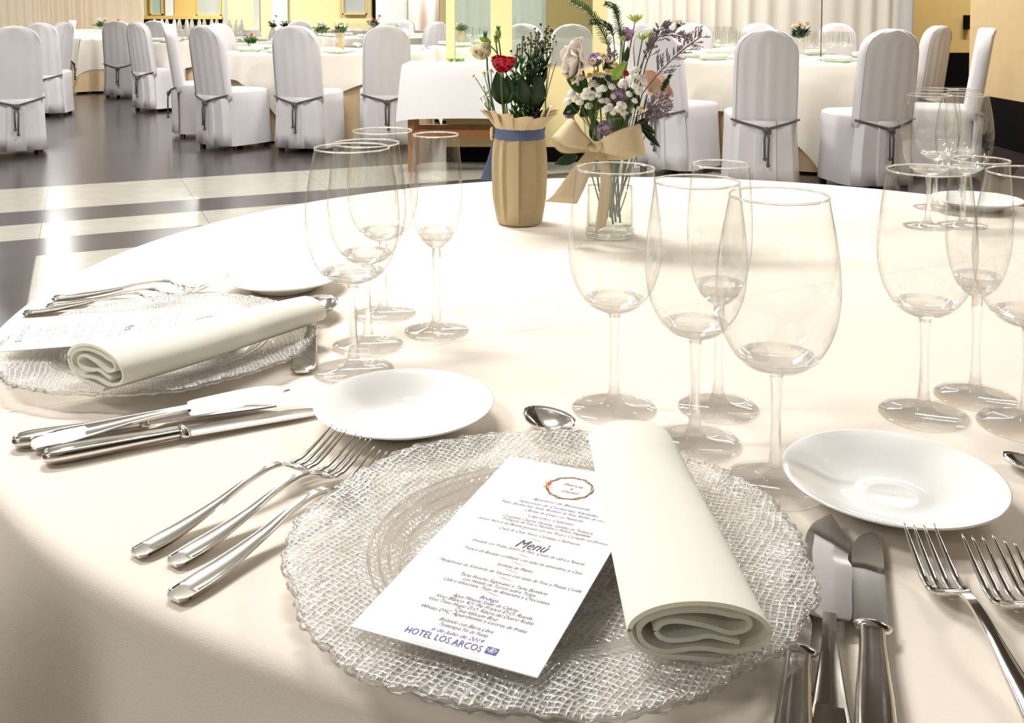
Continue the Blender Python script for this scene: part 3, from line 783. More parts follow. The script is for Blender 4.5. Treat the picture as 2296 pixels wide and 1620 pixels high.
# ---------------------------------------------------------------- cutlery (built along +Y from the handle end)
def csec(x, y, z, hw, th, rim=.25):
    """cross-section with a raised border"""
    return [(x-hw, y, z), (x-hw*.93, y, z+th*.5), (x-hw*.80, y, z+th*.5), (x-hw*.72, y, z+th*(.5-rim)), (x, y, z+th*(.5-rim*.6)), (x+hw*.72, y, z+th*(.5-rim)), (x+hw*.80, y, z+th*.5), (x+hw*.93, y, z+th*.5), (x+hw, y, z),
            (x+hw*.85, y, z-th*.45), (x, y, z-th*.5), (x-hw*.85, y, z-th*.45)]
def esec(x, y, z, hw, th, n=12, tilt=0):
    return [(x+hw*cos(2*pi*k/n), y, z+th*.5*sin(2*pi*k/n)+tilt*hw*cos(2*pi*k/n)) for k in range(n)]
HW = [(0, .0060), (.0050, .0108), (.0051, .0108), (.022, .0114), (.045, .0092), (.075, .0058), (.105, .0036), (.135, .0030), (.150, .0034)]
def handle_mesh(L_, HWt, Zt, ns=44, th=.0028, neckth=.0036):
    secs = []
    for i in range(ns+1):
        s = L_*i/ns if i > 6 else L_*(i/ns)*.5*(i/6+1)
        hw = interp(HWt, s); z = interp(Zt, s)
        t = th+(neckth-th)*max(0, (s/L_-.45)/.55)
        secs.append(csec(0, s, z, hw, t, .28*max(0, 1-s/L_*1.1)))
    return MB().loft(secs)
def make_fork(label):
    t = thing('fork', label, 'fork')
    Z = [(0, .0030), (.03, .0042), (.075, .0095), (.105, .0155), (.128, .0180), (.140, .0165), (.150, .0120)]
    handle_mesh(.141, HW, Z).build('handle', M['steel'], t, auto=40)
    Zh = [(.140, .0165), (.147, .0125), (.154, .0070), (.162, .0040), (.172, .0038), (.185, .0075), (.200, .0140), (.212, .0200)]
    Wh = [(.140, .0033), (.145, .0044), (.150, .0092), (.155, .0118), (.160, .0128), (.168, .0130)]
    mb = MB(); secs = []
    for i in range(15):
        s = .1395+(.1655-.1395)*i/14; hw = interp(Wh, s); z = interp(Zh, s)
        ring = []
        for (x, y, zz_) in esec(0, s, z, hw, .0026, 16):
            ring.append((x, y, zz_+(x/.013)**2*.0028*min(1, (s-.14)/.015)))
        secs.append(ring)
    mb.loft(secs); head = mb.build('head', M['steel'], t)
    for k in range(4):
        x0 = (-.0101, -.0034, .0034, .0101)[k]; mb = MB(); secs = []
        for i in range(17):
            u = i/16; s = .163+(.212-.163)*u; hw = .0027*(1-u)**.35*(1-.35*u)+.00035; z = interp(Zh, s)+(x0/.013)**2*.0028
            secs.append(esec(x0*(1-.04*u), s, z, hw, .0024*(1-.5*u), 8))
        mb.loft(secs); mb.build('tine', M['steel'], head)
    return t
def make_spoon(label):
    t = thing('spoon', label, 'spoon')
    Z = [(0, .0030), (.03, .0042), (.075, .0090), (.105, .0145), (.128, .0160), (.145, .0130)]
    handle_mesh(.142, HW, Z).build('handle', M['steel'], t, auto=40)
    mb = MB(); n = 28; rings = []
    for q in range(9):
        u = q/8; ring = []
        for j in range(n):
            a = 2*pi*j/n; ex = .0205*u*sin(a)*(1+.10*cos(a)*-1); ey = .033*u*cos(a)
            ring.append((ex, .1735-ey if False else .1735+ey, .0030+.0115*u*u+.0016*cos(a)*-u))
        rings.append(ring)
    rings[0] = [(.00005*sin(2*pi*j/n), .1735+.00005*cos(2*pi*j/n), .0030) for j in range(n)]
    under = [[(x, y, z-.0014) for x, y, z in r_] for r_ in rings]
    mb.loft(rings+under[::-1], True, False); mb.build('spoon_bowl', M['steel'], t); return t
def make_knife(label, kind, bs=.118):
    t = thing({'table': 'table_knife', 'fish': 'fish_knife', 'steak': 'serrated_knife'}[kind], label, 'knife')
    if kind == 'fish':
        Z = [(0, .0035), (.04, .005), (bs-.02, .0072), (bs+.005, .0070)]
        g = bs/.118
        HWf = [(0, .0055), (.004, .0098), (.0041, .0098), (.020*g, .0102), (.045*g, .0080), (.075*g, .0052), (.100*g, .0036), (.125, .0034)]
        handle_mesh(bs+.003, HWf, Z, th=.0030).build('handle', M['steel'], t, auto=40)
        Lft = [(.118, -.0035), (.1195, -.0100), (.123, -.0118), (.145, -.0130), (.165, -.0135), (.180, -.0125), (.192, -.0095), (.2005, -.0040), (.2045, .0005)]
        Rgt = [(.118, .0035), (.1195, .0095), (.123, .0105), (.145, .0112), (.160, .0118), (.1665, .0098), (.168, .0098), (.175, .0112), (.183, .0100), (.193, .0065), (.2005, .0035), (.2045, .0018)]
        k = (.2045-bs)/(.2045-.118); secs = []
        for i in range(60):
            s0 = .118+(.2045-.118)*i/59; a, b = interp(Lft, s0), interp(Rgt, s0); s = .2045-(.2045-s0)*k; z = .0068
            secs.append([(a, s, z), (a*.8+b*.2, s, z+.0006), (a*.35+b*.65, s, z+.0006), (b, s, z), (a*.4+b*.6, s, z-.0010), (a*.75+b*.25, s, z-.0010)])
        MB().loft(secs).build('blade', M['steel_dull'], t, smooth=False)
        return t
    # hollow-handled knives
    mb = MB(); secs = []
    HK = [(0, .0030), (.002, .0065), (.006, .0088), (.015, .0100), (.035, .0096), (.065, .0080), (.090, .0070), (.097, .0070), (.101, .0074)]
    for i in range(40):
        s = .101*(i/39)**1.15; hw = interp(HK, s); th = hw*1.12
        ring = [(hw*c_, s, .0058+th*.5*s_) for c_, s_ in ((-1, 0), (-.88, .62), (-.62, .90), (-.45, .78), (0, .86), (.45, .78), (.62, .90), (.88, .62), (1, 0), (.85, -.62), (.4, -.98), (-.4, -.98), (-.85, -.62))]
        secs.append(ring)
    mb.loft(secs); mb.build('handle', M['steel'], t)
    MB().loft([esec(0, .0965, .0058, .0080, .0086, 20), esec(0, .0985, .0058, .0094, .0104, 20), esec(0, .1005, .0058, .0106, .0098, 20), esec(0, .1030, .0055, .0108, .0060, 20), esec(0, .105, .0052, .0090, .0040, 20)]).build('bolster', M['steel'], t)
    secs = []
    Lft = [(.103, -.0095), (.112, -.0100), (.150, -.0108), (.185, -.0100), (.200, -.0072), (.208, -.0030), (.211, .0010)]
    Rgt = [(.103, .0085), (.150, .0086), (.190, .0085), (.203, .0080), (.209, .0058), (.211, .0028)]
    if kind == 'steak':
        Lft = [(.103, -.0030), (.110, -.0030), (.118, -.0085), (.150, -.0095), (.185, -.0075), (.200, -.003), (.211, .0048)]
        Rgt = [(.103, .0055), (.150, .0060), (.19, .0060), (.211, .0052)]
    for i in range(60):
        s = .103+(.211-.103)*i/59; a, b = interp(Lft, s), interp(Rgt, s); z = .0052-.0022*(s-.103)/.108
        if kind == 'steak' and s > .12: a += .0007*(i % 2)
        secs.append([(a, s, z), (a*.6+b*.4, s, z+.0009), (b, s, z+.0009), (b, s, z-.0009), (a*.6+b*.4, s, z-.0009)])
    MB().loft(secs).build('blade', M['steel_dull'] if kind == 'steak' else M['steel'], t, auto=35)
    return t
def lay(o, a, b, L, z=0.0005, tilt=0, roll=0, sc1=None):
    d = Vector((b[0]-a[0], b[1]-a[1])); o.location = (a[0], a[1], TZ+z)
    o.rotation_euler = (tilt, roll, atan2(-d.x, d.y)); s = d.length/L if sc1 is None else sc1; o.scale = (s, s, s); return o
def again(src, label, *a, **k): return lay(dup(src, label), *a, **k)
FK = make_fork('fork furthest left of the three beside the front charger, upper handle')
lay(FK, W(303, 1243, TZ+.003), W(763, 957, TZ+.026), .212, tilt=.045)
again(FK, 'middle fork of the three beside the front charger', W(385, 1263, TZ+.003), W(818, 975, TZ+.024), .212, tilt=.035)
again(FK, 'fork with its head hidden under the front charger, lowest handle', W(388, 1342, TZ+.003), W(862, 1008, TZ+.019), .212)
again(FK, 'hindmost fork behind the left charger, handle arched', W(118, 669, TZ+.003), W(512, 618, TZ+.02), .212)
again(FK, 'second fork behind the left charger, mostly hidden', W(104, 686, TZ+.003), W(470, 631, TZ+.02), .212)
again(FK, 'fork peeping out at the far left of the left charger', W(52, 702, TZ+.003), W(440, 640, TZ+.02), .212)
again(FK, 'fork pointing at the right side plate, leftmost of the right three', W(2455, 1808, TZ+.003), W(2060, 1180, TZ+.019), .212)
again(FK, 'fork in the middle of the right three, head cut by the picture edge', W(2681, 1860, TZ+.003), W(2190, 1203, TZ+.019), .212)
again(FK, 'fork tines showing at the very right picture edge', W(2812, 1887, TZ+.003), W(2284, 1215, TZ+.019), .212)
KN = make_knife('nearest knife on the left with a thick hollow handle, tip under the side plate', 'table')
lay(KN, W(93, 1026, TZ+.006), W(722, 916, TZ+.004), .211)
again(KN, 'broad round-tipped knife, rightmost of the knives by the front charger', W(1968, 1697, TZ+.006), W(1946, 1192, TZ+.004), .211)
SKn = make_knife('serrated knife on the left, dark blade, hindmost of its group', 'steak')
lay(SKn, W(26, 990, TZ+.006), W(618, 904, TZ+.004), .211)
KF = make_knife('fish knife on the left with its shining notched blade tilted up', 'fish')
lay(KF, W(70, 1003, TZ+.004), W(648, 880, TZ+.012), .2045, z=.004, tilt=.03, roll=.22)
lay(make_knife('notched fish knife beside the front charger, middle of the three knives there', 'fish', .0975), W(1862, 1730, TZ+.004), W(1858, 1160, TZ+.006), .2045)
again(SKn, 'knife partly under the right rim of the front charger', W(1767, 1784, TZ+.006), W(1809, 1229, TZ+.004), .211)
SP = make_spoon('spoon with its bowl showing behind the front charger')
lay(SP, W(1490, 1150, TZ+.003), W(1188, 915, TZ+.01), .2065)
again(SP, 'spoon at the right end of the left charger, bowl behind the napkin tip', W(677, 834, TZ+.003), W(722, 668, TZ+.01), .2065)
again(SP, 'spoon tip at the right picture edge above the side plate', W(2560, 1180, TZ+.003), W(2250, 1004, TZ+.01), .2065)

# ---------------------------------------------------------------- napkins
def napkin(label, a, b, hw0, hh0, hw1, hh1, turn=0, side=1, z0=.0, wav=0.0):
    """loosely rolled napkin: a folded spiral seen at its ends; a = near end on the plate, b = far end"""
    t = thing('rolled_napkin', label, 'napkin', (a[0], a[1], a[2]), atan2(-(b[0]-a[0]), b[1]-a[1]))
    L_ = (Vector(b)-Vector(a)).length
    th = .0024
    # centre line of the cloth in cross-section, unit coordinates (x -1..1, z 0..1), from outer tail inwards
    line = []
    def arc(cx, cz, rx, rz, a0, a1, n):
        for i in range(n+1):
            q = a0+(a1-a0)*i/n; line.append((cx+rx*cos(q), cz+rz*sin(q)))
    line += [(.30, -.02), (.05, .0), (-.25, .03), (-.5, .04)]
    arc(-.42, .50, .55, .46, -1.9, -pi, 6); arc(0, .46, .97, .50, pi, pi*.5, 12); arc(0, .46, .97, .50, pi*.5, 0, 12)[-1:] if False else arc(0, .46, .97, .50, pi*.5, 0, 12)
    arc(.30, .46, .67, .33, 0, -1.35, 8)
    line += [(.30, .15), (.1, .19), (-.1, .19), (-.35, .13)]
    arc(-.42, .45, .42, .33, -1.7, -pi, 6); arc(-.05, .46, .79, .38, pi, pi*.5, 8); arc(-.05, .46, .79, .38, pi*.45, .9, 4)
    arc(.50, .62, .20, .14, 1.2, -1.2, 7)
    line += [(.42, .45), (.2, .54), (0, .60), (-.2, .64)]
    arc(-.34, .47, .26, .18, 1.5, pi, 6); arc(-.34, .47, .26, .16, pi, pi*1.45, 5)
    line += [(-.1, .34), (.12, .42), (.32, .36), (.55, .30)]
    # resample smooth
    P = [Vector(p) for p in line]; S = []
    for _ in range(2):
        S = [P[0]]
        for p, q in zip(P, P[1:]): S += [p*.75+q*.25, p*.25+q*.75]
        S.append(P[-1]); P = S
    secs = []
    ns = 22
    for i in range(ns+1):
        u = i/ns; hw = hw0+(hw1-hw0)*u; hh = hh0+(hh1-hh0)*u
        pts = [Vector((p.x*hw, 0, p.y*hh)) for p in P]; up = []; dn = []
        for k, p in enumerate(pts):
            d = (pts[min(k+1, len(pts)-1)]-pts[max(k-1, 0)]).normalized(); nn = Vector((-d.z, 0, d.x))
            up.append(p+nn*th*.5); dn.append(p-nn*th*.5)
        y = L_*u
        sk = turn*hw
        ring = [(p.x+wav*sin(u*5)*.004, y+(p.x*turn), p.z+.0015) for p in up+dn[::-1]]
        secs.append(ring)
    mb = MB(); m_ = len(secs[0]); mb.loft(secs, True, False)
    h = m_//2
    for base, flip in ((0, 0), (ns*m_, 1)):
        for k in range(h-1):
            f = (base+k, base+k+1, base+m_-2-k, base+m_-1-k); mb.f.append(f if flip else f[::-1])
    mb.build('napkin_cloth', M['napkin'], t, auto=60); return t
a = W(1568, 1484, TZ+.016); b = W(1412, 1018, TZ+.018)
napkin('thick ivory napkin rolled up, lying across the front charger with its coiled end towards us', tuple(a), tuple(b), .0360, .030, .0300, .026, turn=-.06)
a = W(213, 868, TZ+.017); b = W(700, 714, TZ+.022)
napkin('ivory napkin rolled into a cone on the left charger, lying over its menu card', tuple(a), tuple(b), .042, .036, .024, .026, turn=.10, wav=1)

# ---------------------------------------------------------------- menu cards
LINES = [  # text, left x,y / right x,y in crop units of (750,1000)+v/3, ink
 ('Patricia', 1545, 248, 1665, 283, 'k'), ('&', 1583, 285, 1600, 292, 'k'), ('Daniel', 1527, 300, 1642, 320, 'k'),
 ('Aperitivo de Bienvenida', 1335, 348, 1715, 432, 'b'), ('Selección de Cucharitas Variadas', 1240, 362, 1772, 474, 'b'),
 ('Pulpo, Escabeches, Sushi, Bombón de Foie, Rollito de cecina', 1125, 362, 1840, 515, 'k'), ('y Bolitas de Queso con Membrillo', 1280, 425, 1675, 508, 'k'),
 ('Caprichos Calientes', 1300, 465, 1605, 527, 'b'), ('Croquetas Caseras Variadas, Gambas en Tempura', 1130, 462, 1732, 586, 'k'),
 ('Triángulo de Foie y Hojaldre y Palitos Vegetales', 1125, 482, 1717, 606, 'k'), ('Jamón Ibérico de Bellota guijuelo con sus Picos y Cortador en Directo', 970, 478, 1845, 662, 'k'),
 ('Copa de Cava, Vinos, Cervezas o Refrescos', 1105, 546, 1650, 660, 'k'), ('Menú', 1222, 648, 1440, 690, 'K'),
 ('Ensalada con Frutas, Jamón de Pato, Queso de cabra y Nueces', 925, 630, 1685, 790, 'k'), ('Tronco de Bacalao confitado con salsa de almendras al Cava', 865, 680, 1660, 850, 'k'),
 ('Sorbete de Mojito', 1090, 792, 1335, 842, 'k'), ('Medallones de Solomillo de Vacuno con salsa de Foie y Patata Confit', 705, 758, 1665, 976, 'k'),
 ('Tarta Poncho Segoviano y Tarta Bombón', 840, 856, 1425, 990, 'k'), ('con Helado de Turrón sobre Tulipa', 860, 890, 1350, 1003, 'k'),
 ('Café e Infusiones, Tejas de Almendra y Chocolates', 730, 888, 1445, 1056, 'k'), ('Bodega', 975, 1010, 1100, 1042, 'b'),
 ('Agua Mineral Solán de Cabras', 795, 998, 1240, 1105, 'k'), ('Vino Blanco 921 Pie Franco D.O. Rueda', 680, 1000, 1320, 1155, 'k'),
 ('Vino Tinto Hogar D.O. Ribera del Duero Roble', 630, 1018, 1330, 1190, 'k'), ('Cava Idilicum Brut', 805, 1098, 1097, 1163, 'k'),
 ('Whisky DYC, Aguardientes y Licores de frutas', 578, 1066, 1290, 1245, 'k'), ('Bailando con Barra Libre', 705, 1158, 1070, 1248, 'k'),
 ('Tentempié Fin de Fiesta', 700, 1192, 1025, 1272, 'k'), ('6 de Julio de 2019', 648, 1228, 1003, 1308, 'b'), ('HOTEL LOS ARCOS', 475, 1232, 990, 1358, 'H'),
 ('* * * *', 757, 1333, 830, 1352, 'k'), ('Segovia', 855, 1358, 968, 1388, 'p'), ('www.hotellosarcos.com', 497, 1303, 982, 1420, 'p')]
FLOUR = [(1282, 622, 1425, 640), (1200, 727, 1345, 748), (1155, 778, 1305, 800), (1115, 828, 1267, 852), (1072, 880, 1225, 904), (985, 980, 1140, 1007)]
CZ = TZ+.0215
cBL, cBR, cTL = W(785, 1403, CZ), W(1205, 1518, CZ), W(1147, 1023, CZ)
ux = (cBR-cBL); CWd = ux.length; ux.normalize(); uy = Vector((-ux.y, ux.x, 0)); CHt = (cTL-cBL).dot(uy)
def card_xy(vx, vy):
    p = W(750+vx/3, 1000+vy/3, CZ)-cBL; return p.dot(ux), p.dot(uy)
def make_card(label):
    t = thing('menu_card', label, 'menu card', tuple(cBL), atan2(ux.y, ux.x))
    mb = MB(); nx, ny = 6, 12; secs = []
    up = [[(CWd*i/nx, CHt*j/ny, 0) for i in range(nx+1)] for j in range(ny+1)]
    mb = MB().box(0, CWd, 0, CHt, -.0006, 0)
    mb.build('card', M['paper'], t, smooth=False)
    inks = {'k': M['ink'], 'K': M['ink'], 'b': M['ink_blue'], 'H': M['ink_blue'], 'p': M['ink_pale']}
    for (s, x0, y0, x1, y1, k) in LINES:
        p0, p1 = card_xy(x0, y0), card_xy(x1, y1)
        wd = p1[0]-p0[0]; ym = (p0[1]+p1[1])/2
        cu = bpy.data.curves.new('printed_line', 'FONT'); cu.body = s; cu.size = .01; cu.shear = 0 if k in 'Hp' else .45; cu.align_x = 'LEFT'
        cu.resolution_u = 2
        o = bpy.data.objects.new('printed_line', cu); sc.collection.objects.link(o); o.parent = t
        bpy.context.view_layer.update(); w0 = max(1e-4, o.dimensions.x)
        f = wd/w0; cap = .0072*f
        hgt = {'K': .0095, 'H': .0052}.get(k, None)
        sy = f if hgt is None else hgt/.0072
        sy = max(sy, .0030/.0072) if k in 'kb' else sy
        sy = min(sy, .0048/.0072) if k in 'kb' else sy
        o.scale = (f, sy, 1); o.location = (p0[0], ym-.0036*sy, .00025)
        if k in 'kb': cu.offset = 0
        cu.materials.append(inks[k])
        bpy.context.view_layer.update()
        me = bpy.data.meshes.new_from_object(o.evaluated_get(bpy.context.evaluated_depsgraph_get())); me.name = 'printed_line'
        mo_ = bpy.data.objects.new('printed_line', me); mo_.scale = o.scale; mo_.location = o.location
        bpy.data.objects.remove(o); sc.collection.objects.link(mo_); mo_.parent = t; mo_.name = 'printed_line'
    mb = MB()
    for (x0, y0, x1, y1) in FLOUR:
        p0, p1 = card_xy(x0, y0), card_xy(x1, y1); pts = []
        for i in range(9):
            u = i/8; pts.append((p0[0]+(p1[0]-p0[0])*u, (p0[1]+p1[1])/2+.0006*sin(u*pi*2), .0002))
        mb.loft([[ (x, y-.00016*sin(pi*(i+.3)/8.6), z), (x, y+.00016*sin(pi*(i+.3)/8.6), z)] for i, (x, y, z) in enumerate(pts)], False)
    mb.build('printed_flourish', M['ink'], t, smooth=False)
    # twig wreath
    c0 = card_xy(1583, 283); cx, cy_ = c0
    rx = abs(card_xy(1738, 310)[0]-card_xy(1430, 250)[0])/2*.93; ry = .0125
    rx = ry = max(rx, .0125) if rx < .02 else .0135
    rd = random.Random(3); mb = MB(); mo = MB()
    for q in range(3):
        pts = []
        for i in range(61):
            a = 2*pi*i/60; r = rx*(1+.05*sin(a*5+q*2)+.03*sin(a*11+q)); pts.append((cx+r*cos(a), cy_+r*sin(a), a))
        mb.loft([[(x-.00028*cos(a)*(1+.5*sin(a*7+q)), y-.00028*sin(a), .0002+q*.00002), (x+.00028*cos(a), y+.00028*sin(a)*(1+.5*sin(a*7+q)), .0002+q*.00002)] for x, y, a in pts], False)
    def petal(mbx, x, y, a, l, w_, z=.0003):
        dx, dy = cos(a), sin(a); mbx.add([(x, y, z), (x+dx*l*.5-dy*w_, y+dy*l*.5+dx*w_, z), (x+dx*l, y+dy*l, z), (x+dx*l*.5+dy*w_, y+dy*l*.5-dx*w_, z)], [(0, 1, 2, 3)])
    for i in range(46):
        a = rd.uniform(0, 2*pi); r = rx*rd.uniform(.97, 1.06); petal(mo, cx+r*cos(a), cy_+r*sin(a), rd.uniform(0, 6.3), rd.uniform(.001, .0019), .0003)
    for i in range(16):
        a = pi+rd.uniform(-.35, .35); r = rx*rd.uniform(.85, 1.2); petal(mo, cx+r*cos(a), cy_+r*sin(a), rd.uniform(0, 6.3), .0022, .0006, .00032)
    mb.build('printed_wreath', M['ink_brown'], t, smooth=False); mo.build('printed_leaves', M['ink_orange'], t, smooth=False)
    mr = MB()
    for i in range(9): petal(mr, cx-rx, cy_+.0008, i*.7, .0017, .0006, .0004)
    mr.build('printed_flower', M['ink_red'], t, smooth=False)
    # small square emblem
    q0, q1 = card_xy(1012, 1378), card_xy(1104, 1378); s0 = q1[0]-q0[0]; x0, y0 = q0[0], (q0[1]+q1[1])/2-s0*.42
    MB().add([(x0, y0, .0002), (x0+s0, y0, .0002), (x0+s0, y0+s0*.85, .0002), (x0, y0+s0*.85, .0002)], [(0, 1, 2, 3)]).build('printed_emblem', M['ink_blue'], t, smooth=False)
    mw = MB()
    def arcs(cx_, cy2, r, a0, a1, w_=.00022):
        mw.loft([[(cx_+(r-w_)*cos(a), cy2+(r-w_)*sin(a), .0003), (cx_+(r+w_)*cos(a), cy2+(r+w_)*sin(a), .0003)] for a in [a0+(a1-a0)*i/14 for i in range(15)]], False)
    arcs(x0+s0*.29, y0+s0*.50, s0*.15, 0, 2*pi); arcs(x0+s0*.29, y0+s0*.50, s0*.15, pi*.9, 0); arcs(x0+s0*.70, y0+s0*.48, s0*.15, 0, 2*pi); arcs(x0+s0*.5, y0+s0*.12, s0*.14, 0, pi)
    mw.add([(x0+s0*.44, y0+s0*.30, .0003), (x0+s0*.49, y0+s0*.30, .0003), (x0+s0*.49, y0+s0*.72, .0003), (x0+s0*.44, y0+s0*.72, .0003)], [(0, 1, 2, 3)])
    mw.add([(x0+s0*.53, y0+s0*.46, .0003), (x0+s0*.58, y0+s0*.46, .0003), (x0+s0*.58, y0+s0*.80, .0003), (x0+s0*.53, y0+s0*.80, .0003)], [(0, 1, 2, 3)])
    mw.build('printed_emblem_mark', M['paper'], t, smooth=False)
    return t
MC = make_card('white printed menu card lying on the front charger, tucked under the napkin')
m2 = dup(MC, 'white menu card on the left charger, its print turned sideways to us')
fl, nr = W(57, 706, TZ+.027), W(45, 790, TZ+.0215)
a2 = radians(14); d2 = Vector((cos(a2), sin(a2)))       # the long direction points away from the foot of the card
# card local +Y (towards its top) runs along d2, card local +X towards us
m2.rotation_euler = (0, 0, a2-pi/2); m2.location = (fl.x, fl.y, TZ+.0235)
# ================================================================ FLOWERS
R_ = random.Random(11)
def petal_pts(c, d, up, l, w_, curl, n=6, cup=.3):
    """one petal as rows across its width"""
    c, d, up = Vector(c), Vector(d).normalized(), Vector(up).normalized(); s = d.cross(up).normalized(); rows = []
    for i in range(n+1):
        u = i/n; wd = w_*sin(pi*min(1, u*.86+.10))**.7*(1 if u < .95 else .8)
        p = c+d*l*u+up*(curl*l*u*u)
        rows.append([p+s*wd*k+up*cup*w_*k*k for k in (-1, -.5, 0, .5, 1)])
    return rows
def leaf_mesh(mb, base, tip, w_, bend=.2, up=(0, -.5, 1)):
    base, tip = Vector(base), Vector(tip); d = tip-base; l = d.length
    upv = Vector(up); upv -= d.normalized()*upv.dot(d.normalized()); upv.normalize(); s = d.normalized().cross(upv); rows = []
    for i in range(11):
        u = i/10; wd = w_*sin(pi*u)**.8*(1.1-.4*u)+.0003
        p = base+d*u+upv*bend*l*sin(pi*u)*.5
        rows.append([p+s*wd*k+upv*abs(k)*wd*.35 for k in (-1, -.5, 0, .5, 1)])
    mb.loft(rows, False)
def curve3(p0, p1, p2, n=10):
    p0, p1, p2 = map(Vector, (p0, p1, p2)); return [p0*(1-u)**2+p1*2*u*(1-u)+p2*u*u for u in [i/n for i in range(n+1)]]
def bloom_rose(mb, c, axis, r, layers=4, open_=.8, seed=0, tight=1.0):
    rd = random.Random(seed); ax = Vector(axis).normalized(); q = Vector((0, 0, 1)).rotation_difference(ax)
    for L_ in range(layers):
        f = (L_+1)/layers; n = 3+L_
        for k in range(n):
            a = 2*pi*(k+.5*L_)/n+rd.uniform(-.2, .2); tilt = (.15+open_*f*.95)
            d = Vector((sin(tilt)*cos(a), sin(tilt)*sin(a), cos(tilt))); up = Vector((-cos(tilt)*cos(a), -cos(tilt)*sin(a), sin(tilt)))
            rows = petal_pts((0, 0, 0), d, up, r*(.75+.35*f)*rd.uniform(.92, 1.08), r*(.42+.25*f), .25*tight*(1-f)-.22*f, cup=.55)
            for row in rows[-2:]:
                for i_, p in enumerate(row): row[i_] = p+Vector((0, 0, (.07*sin(i_*2.1+k*1.7+L_))*r))
            mb.loft([[Vector(c)+q @ p for p in row] for row in rows], False)
def flower(name, label, cat, stem_pts, parts, r=.0012, stem_m='stem', group=None):
    """thing at the stem foot; parts: list of (name, material, MB)"""
    t = thing(name, label, cat, tuple(stem_pts[0]), 0, group); o = Vector(stem_pts[0])
    MB().tube([Vector(p)-o for p in stem_pts], r, 6).build('stem', M[stem_m], t)
    for nm, m, mb, kw in parts:
        mb.v = [tuple(Vector(v)-o) for v in mb.v]; mb.build(nm, M[m], t, **kw)
    return t
S0 = dict(); SOL = dict(solid=.0005); SOLR = dict(solid=.0005, sub=1)
# ---- burlap-wrapped jar
V1 = W(1165, 500, TZ); y1 = V1.y
j = thing('burlap_vase', 'jar wrapped in pleated burlap with a blue ribbon round its neck and a burlap ruffle', 'vase', tuple(V1))
def pleat(r, z, a):
    k = min(1, z/.04)*min(1, max(0, (.15-z)/.03)+.4)
    s_ = (a*13/(2*pi)+.25+.35*sin(a*2)) % 1
    return r+k*(.0058*(s_**1.5)-.0030)
body = [(.0005, .0012), (.034, .0012), (.0362, .003), (.0375, .012), (.0395, .03), (.0415, .05), (.0425, .07), (.0430, .09), (.0425, .11), (.041, .128), (.0385, .143), (.0365, .152), (.036, .160)]
prof = []
for (a, b) in zip(body, body[1:]):
    for k in range(3): prof.append((a[0]+(b[0]-a[0])*k/3, a[1]+(b[1]-a[1])*k/3))
MB().lathe(prof+[body[-1]], 216, fr=pleat).build('burlap_wrap', M['burlap'], j)
MB().lathe([(.0395, .1395), (.0412, .141), (.0402, .148), (.0392, .1565), (.0380, .158)], 72, fr=lambda r, z, a: r+.0004*sin(z*2400)).build('ribbon_band', M['ribbon'], j, solid=.0008)
mb = MB(); n = 300; secs = []
rd = random.Random(5); amp = [rd.uniform(.7, 1.3) for _ in range(13)]
for i in range(9):
    u = i/8; ring = []
    for k in range(n):
        a = 2*pi*k/n; s_ = a*13/(2*pi); ph = s_ % 1; am = amp[int(s_) % 13]
        fold = (abs(ph-.5)*4-1)
        fold = max(-1, min(1, fold*2.6))*am
        rr_ = .0375+.019*u**.8+fold*.0068*u; zz_ = .155+.036*u-.010*u*u+.005*u*sin(a*2+.6)+.002*u*fold
        if i == 8: zz_ += rd.uniform(-.0008, .0008)
        ring.append((rr_*cos(a+.12*u*fold), rr_*sin(a+.12*u*fold), zz_))
    secs.append(ring)
mb.loft(secs, True, False); mb.build('burlap_ruffle', M['burlap2'], j, solid=.0014, auto=50)
def strip(mb, rows, V, k=5):
    """rows: (px,py,px,py,y) pairs across the ribbon -> smooth strip"""
    R = [[D(a, b, y_)-V, D(c_, d_, y_)-V] for a, b, c_, d_, y_ in rows]; out = []
    for i in range(len(R)-1):
        q = [R[max(0, i-1)], R[i], R[i+1], R[min(len(R)-1, i+2)]]
        for s_ in range(5):
            u = s_/5; row = []
            pe = [.5*((2*q[1][e])+(q[2][e]-q[0][e])*u+(2*q[0][e]-5*q[1][e]+4*q[2][e]-q[3][e])*u*u+(3*q[1][e]-q[0][e]-3*q[2][e]+q[3][e])*u**3) for e in (0, 1)]
            out.append(pe)
    out.append(R[-1]); mb.loft([[a.lerp(b, t/k) for t in range(k+1)] for a, b in out], False); return out
mb = MB(); strip(mb, [(1112, 300, 1118, 312, y1), (1104, 318, 1116, 322, y1+.005), (1092, 360, 1113, 365, y1+.012), (1077, 402, 1110, 406, y1+.015)], V1)
mb.build('ribbon_tail', M['ribbon'], j, solid=.0008)
mb = MB()
for k in range(3): strip(mb, [(1110, 288+k*5, 1112, 296+k*5, y1+.01), (1103-k, 284+k*9, 1104, 296+k*9, y1), (1099, 290+k*7, 1101, 300+k*7, y1+.012)], V1)
mb.build('burlap_bow', M['burlap2'], j, solid=.001)

base1 = lambda dx=0, dy=0: V1+Vector((dx, dy, .10))
def P1(px, py, dy=0): return D(px, py, y1+dy)
def sprout(name, label, cat, px, py, dy, parts, bend=(0, 0), r=.0012, b=(0, 0), stem_m='stem', V=1, end=None):
    tip = (P1 if V == 1 else P2)(px, py, dy); bs = (base1 if V == 1 else base2)(*b)
    mid = (bs+tip)*.5+Vector((bend[0], 0, bend[1])); pts = curve3(bs, mid, end if end is not None else tip, 12)
    return flower(name, label, cat, pts, parts, r, stem_m)
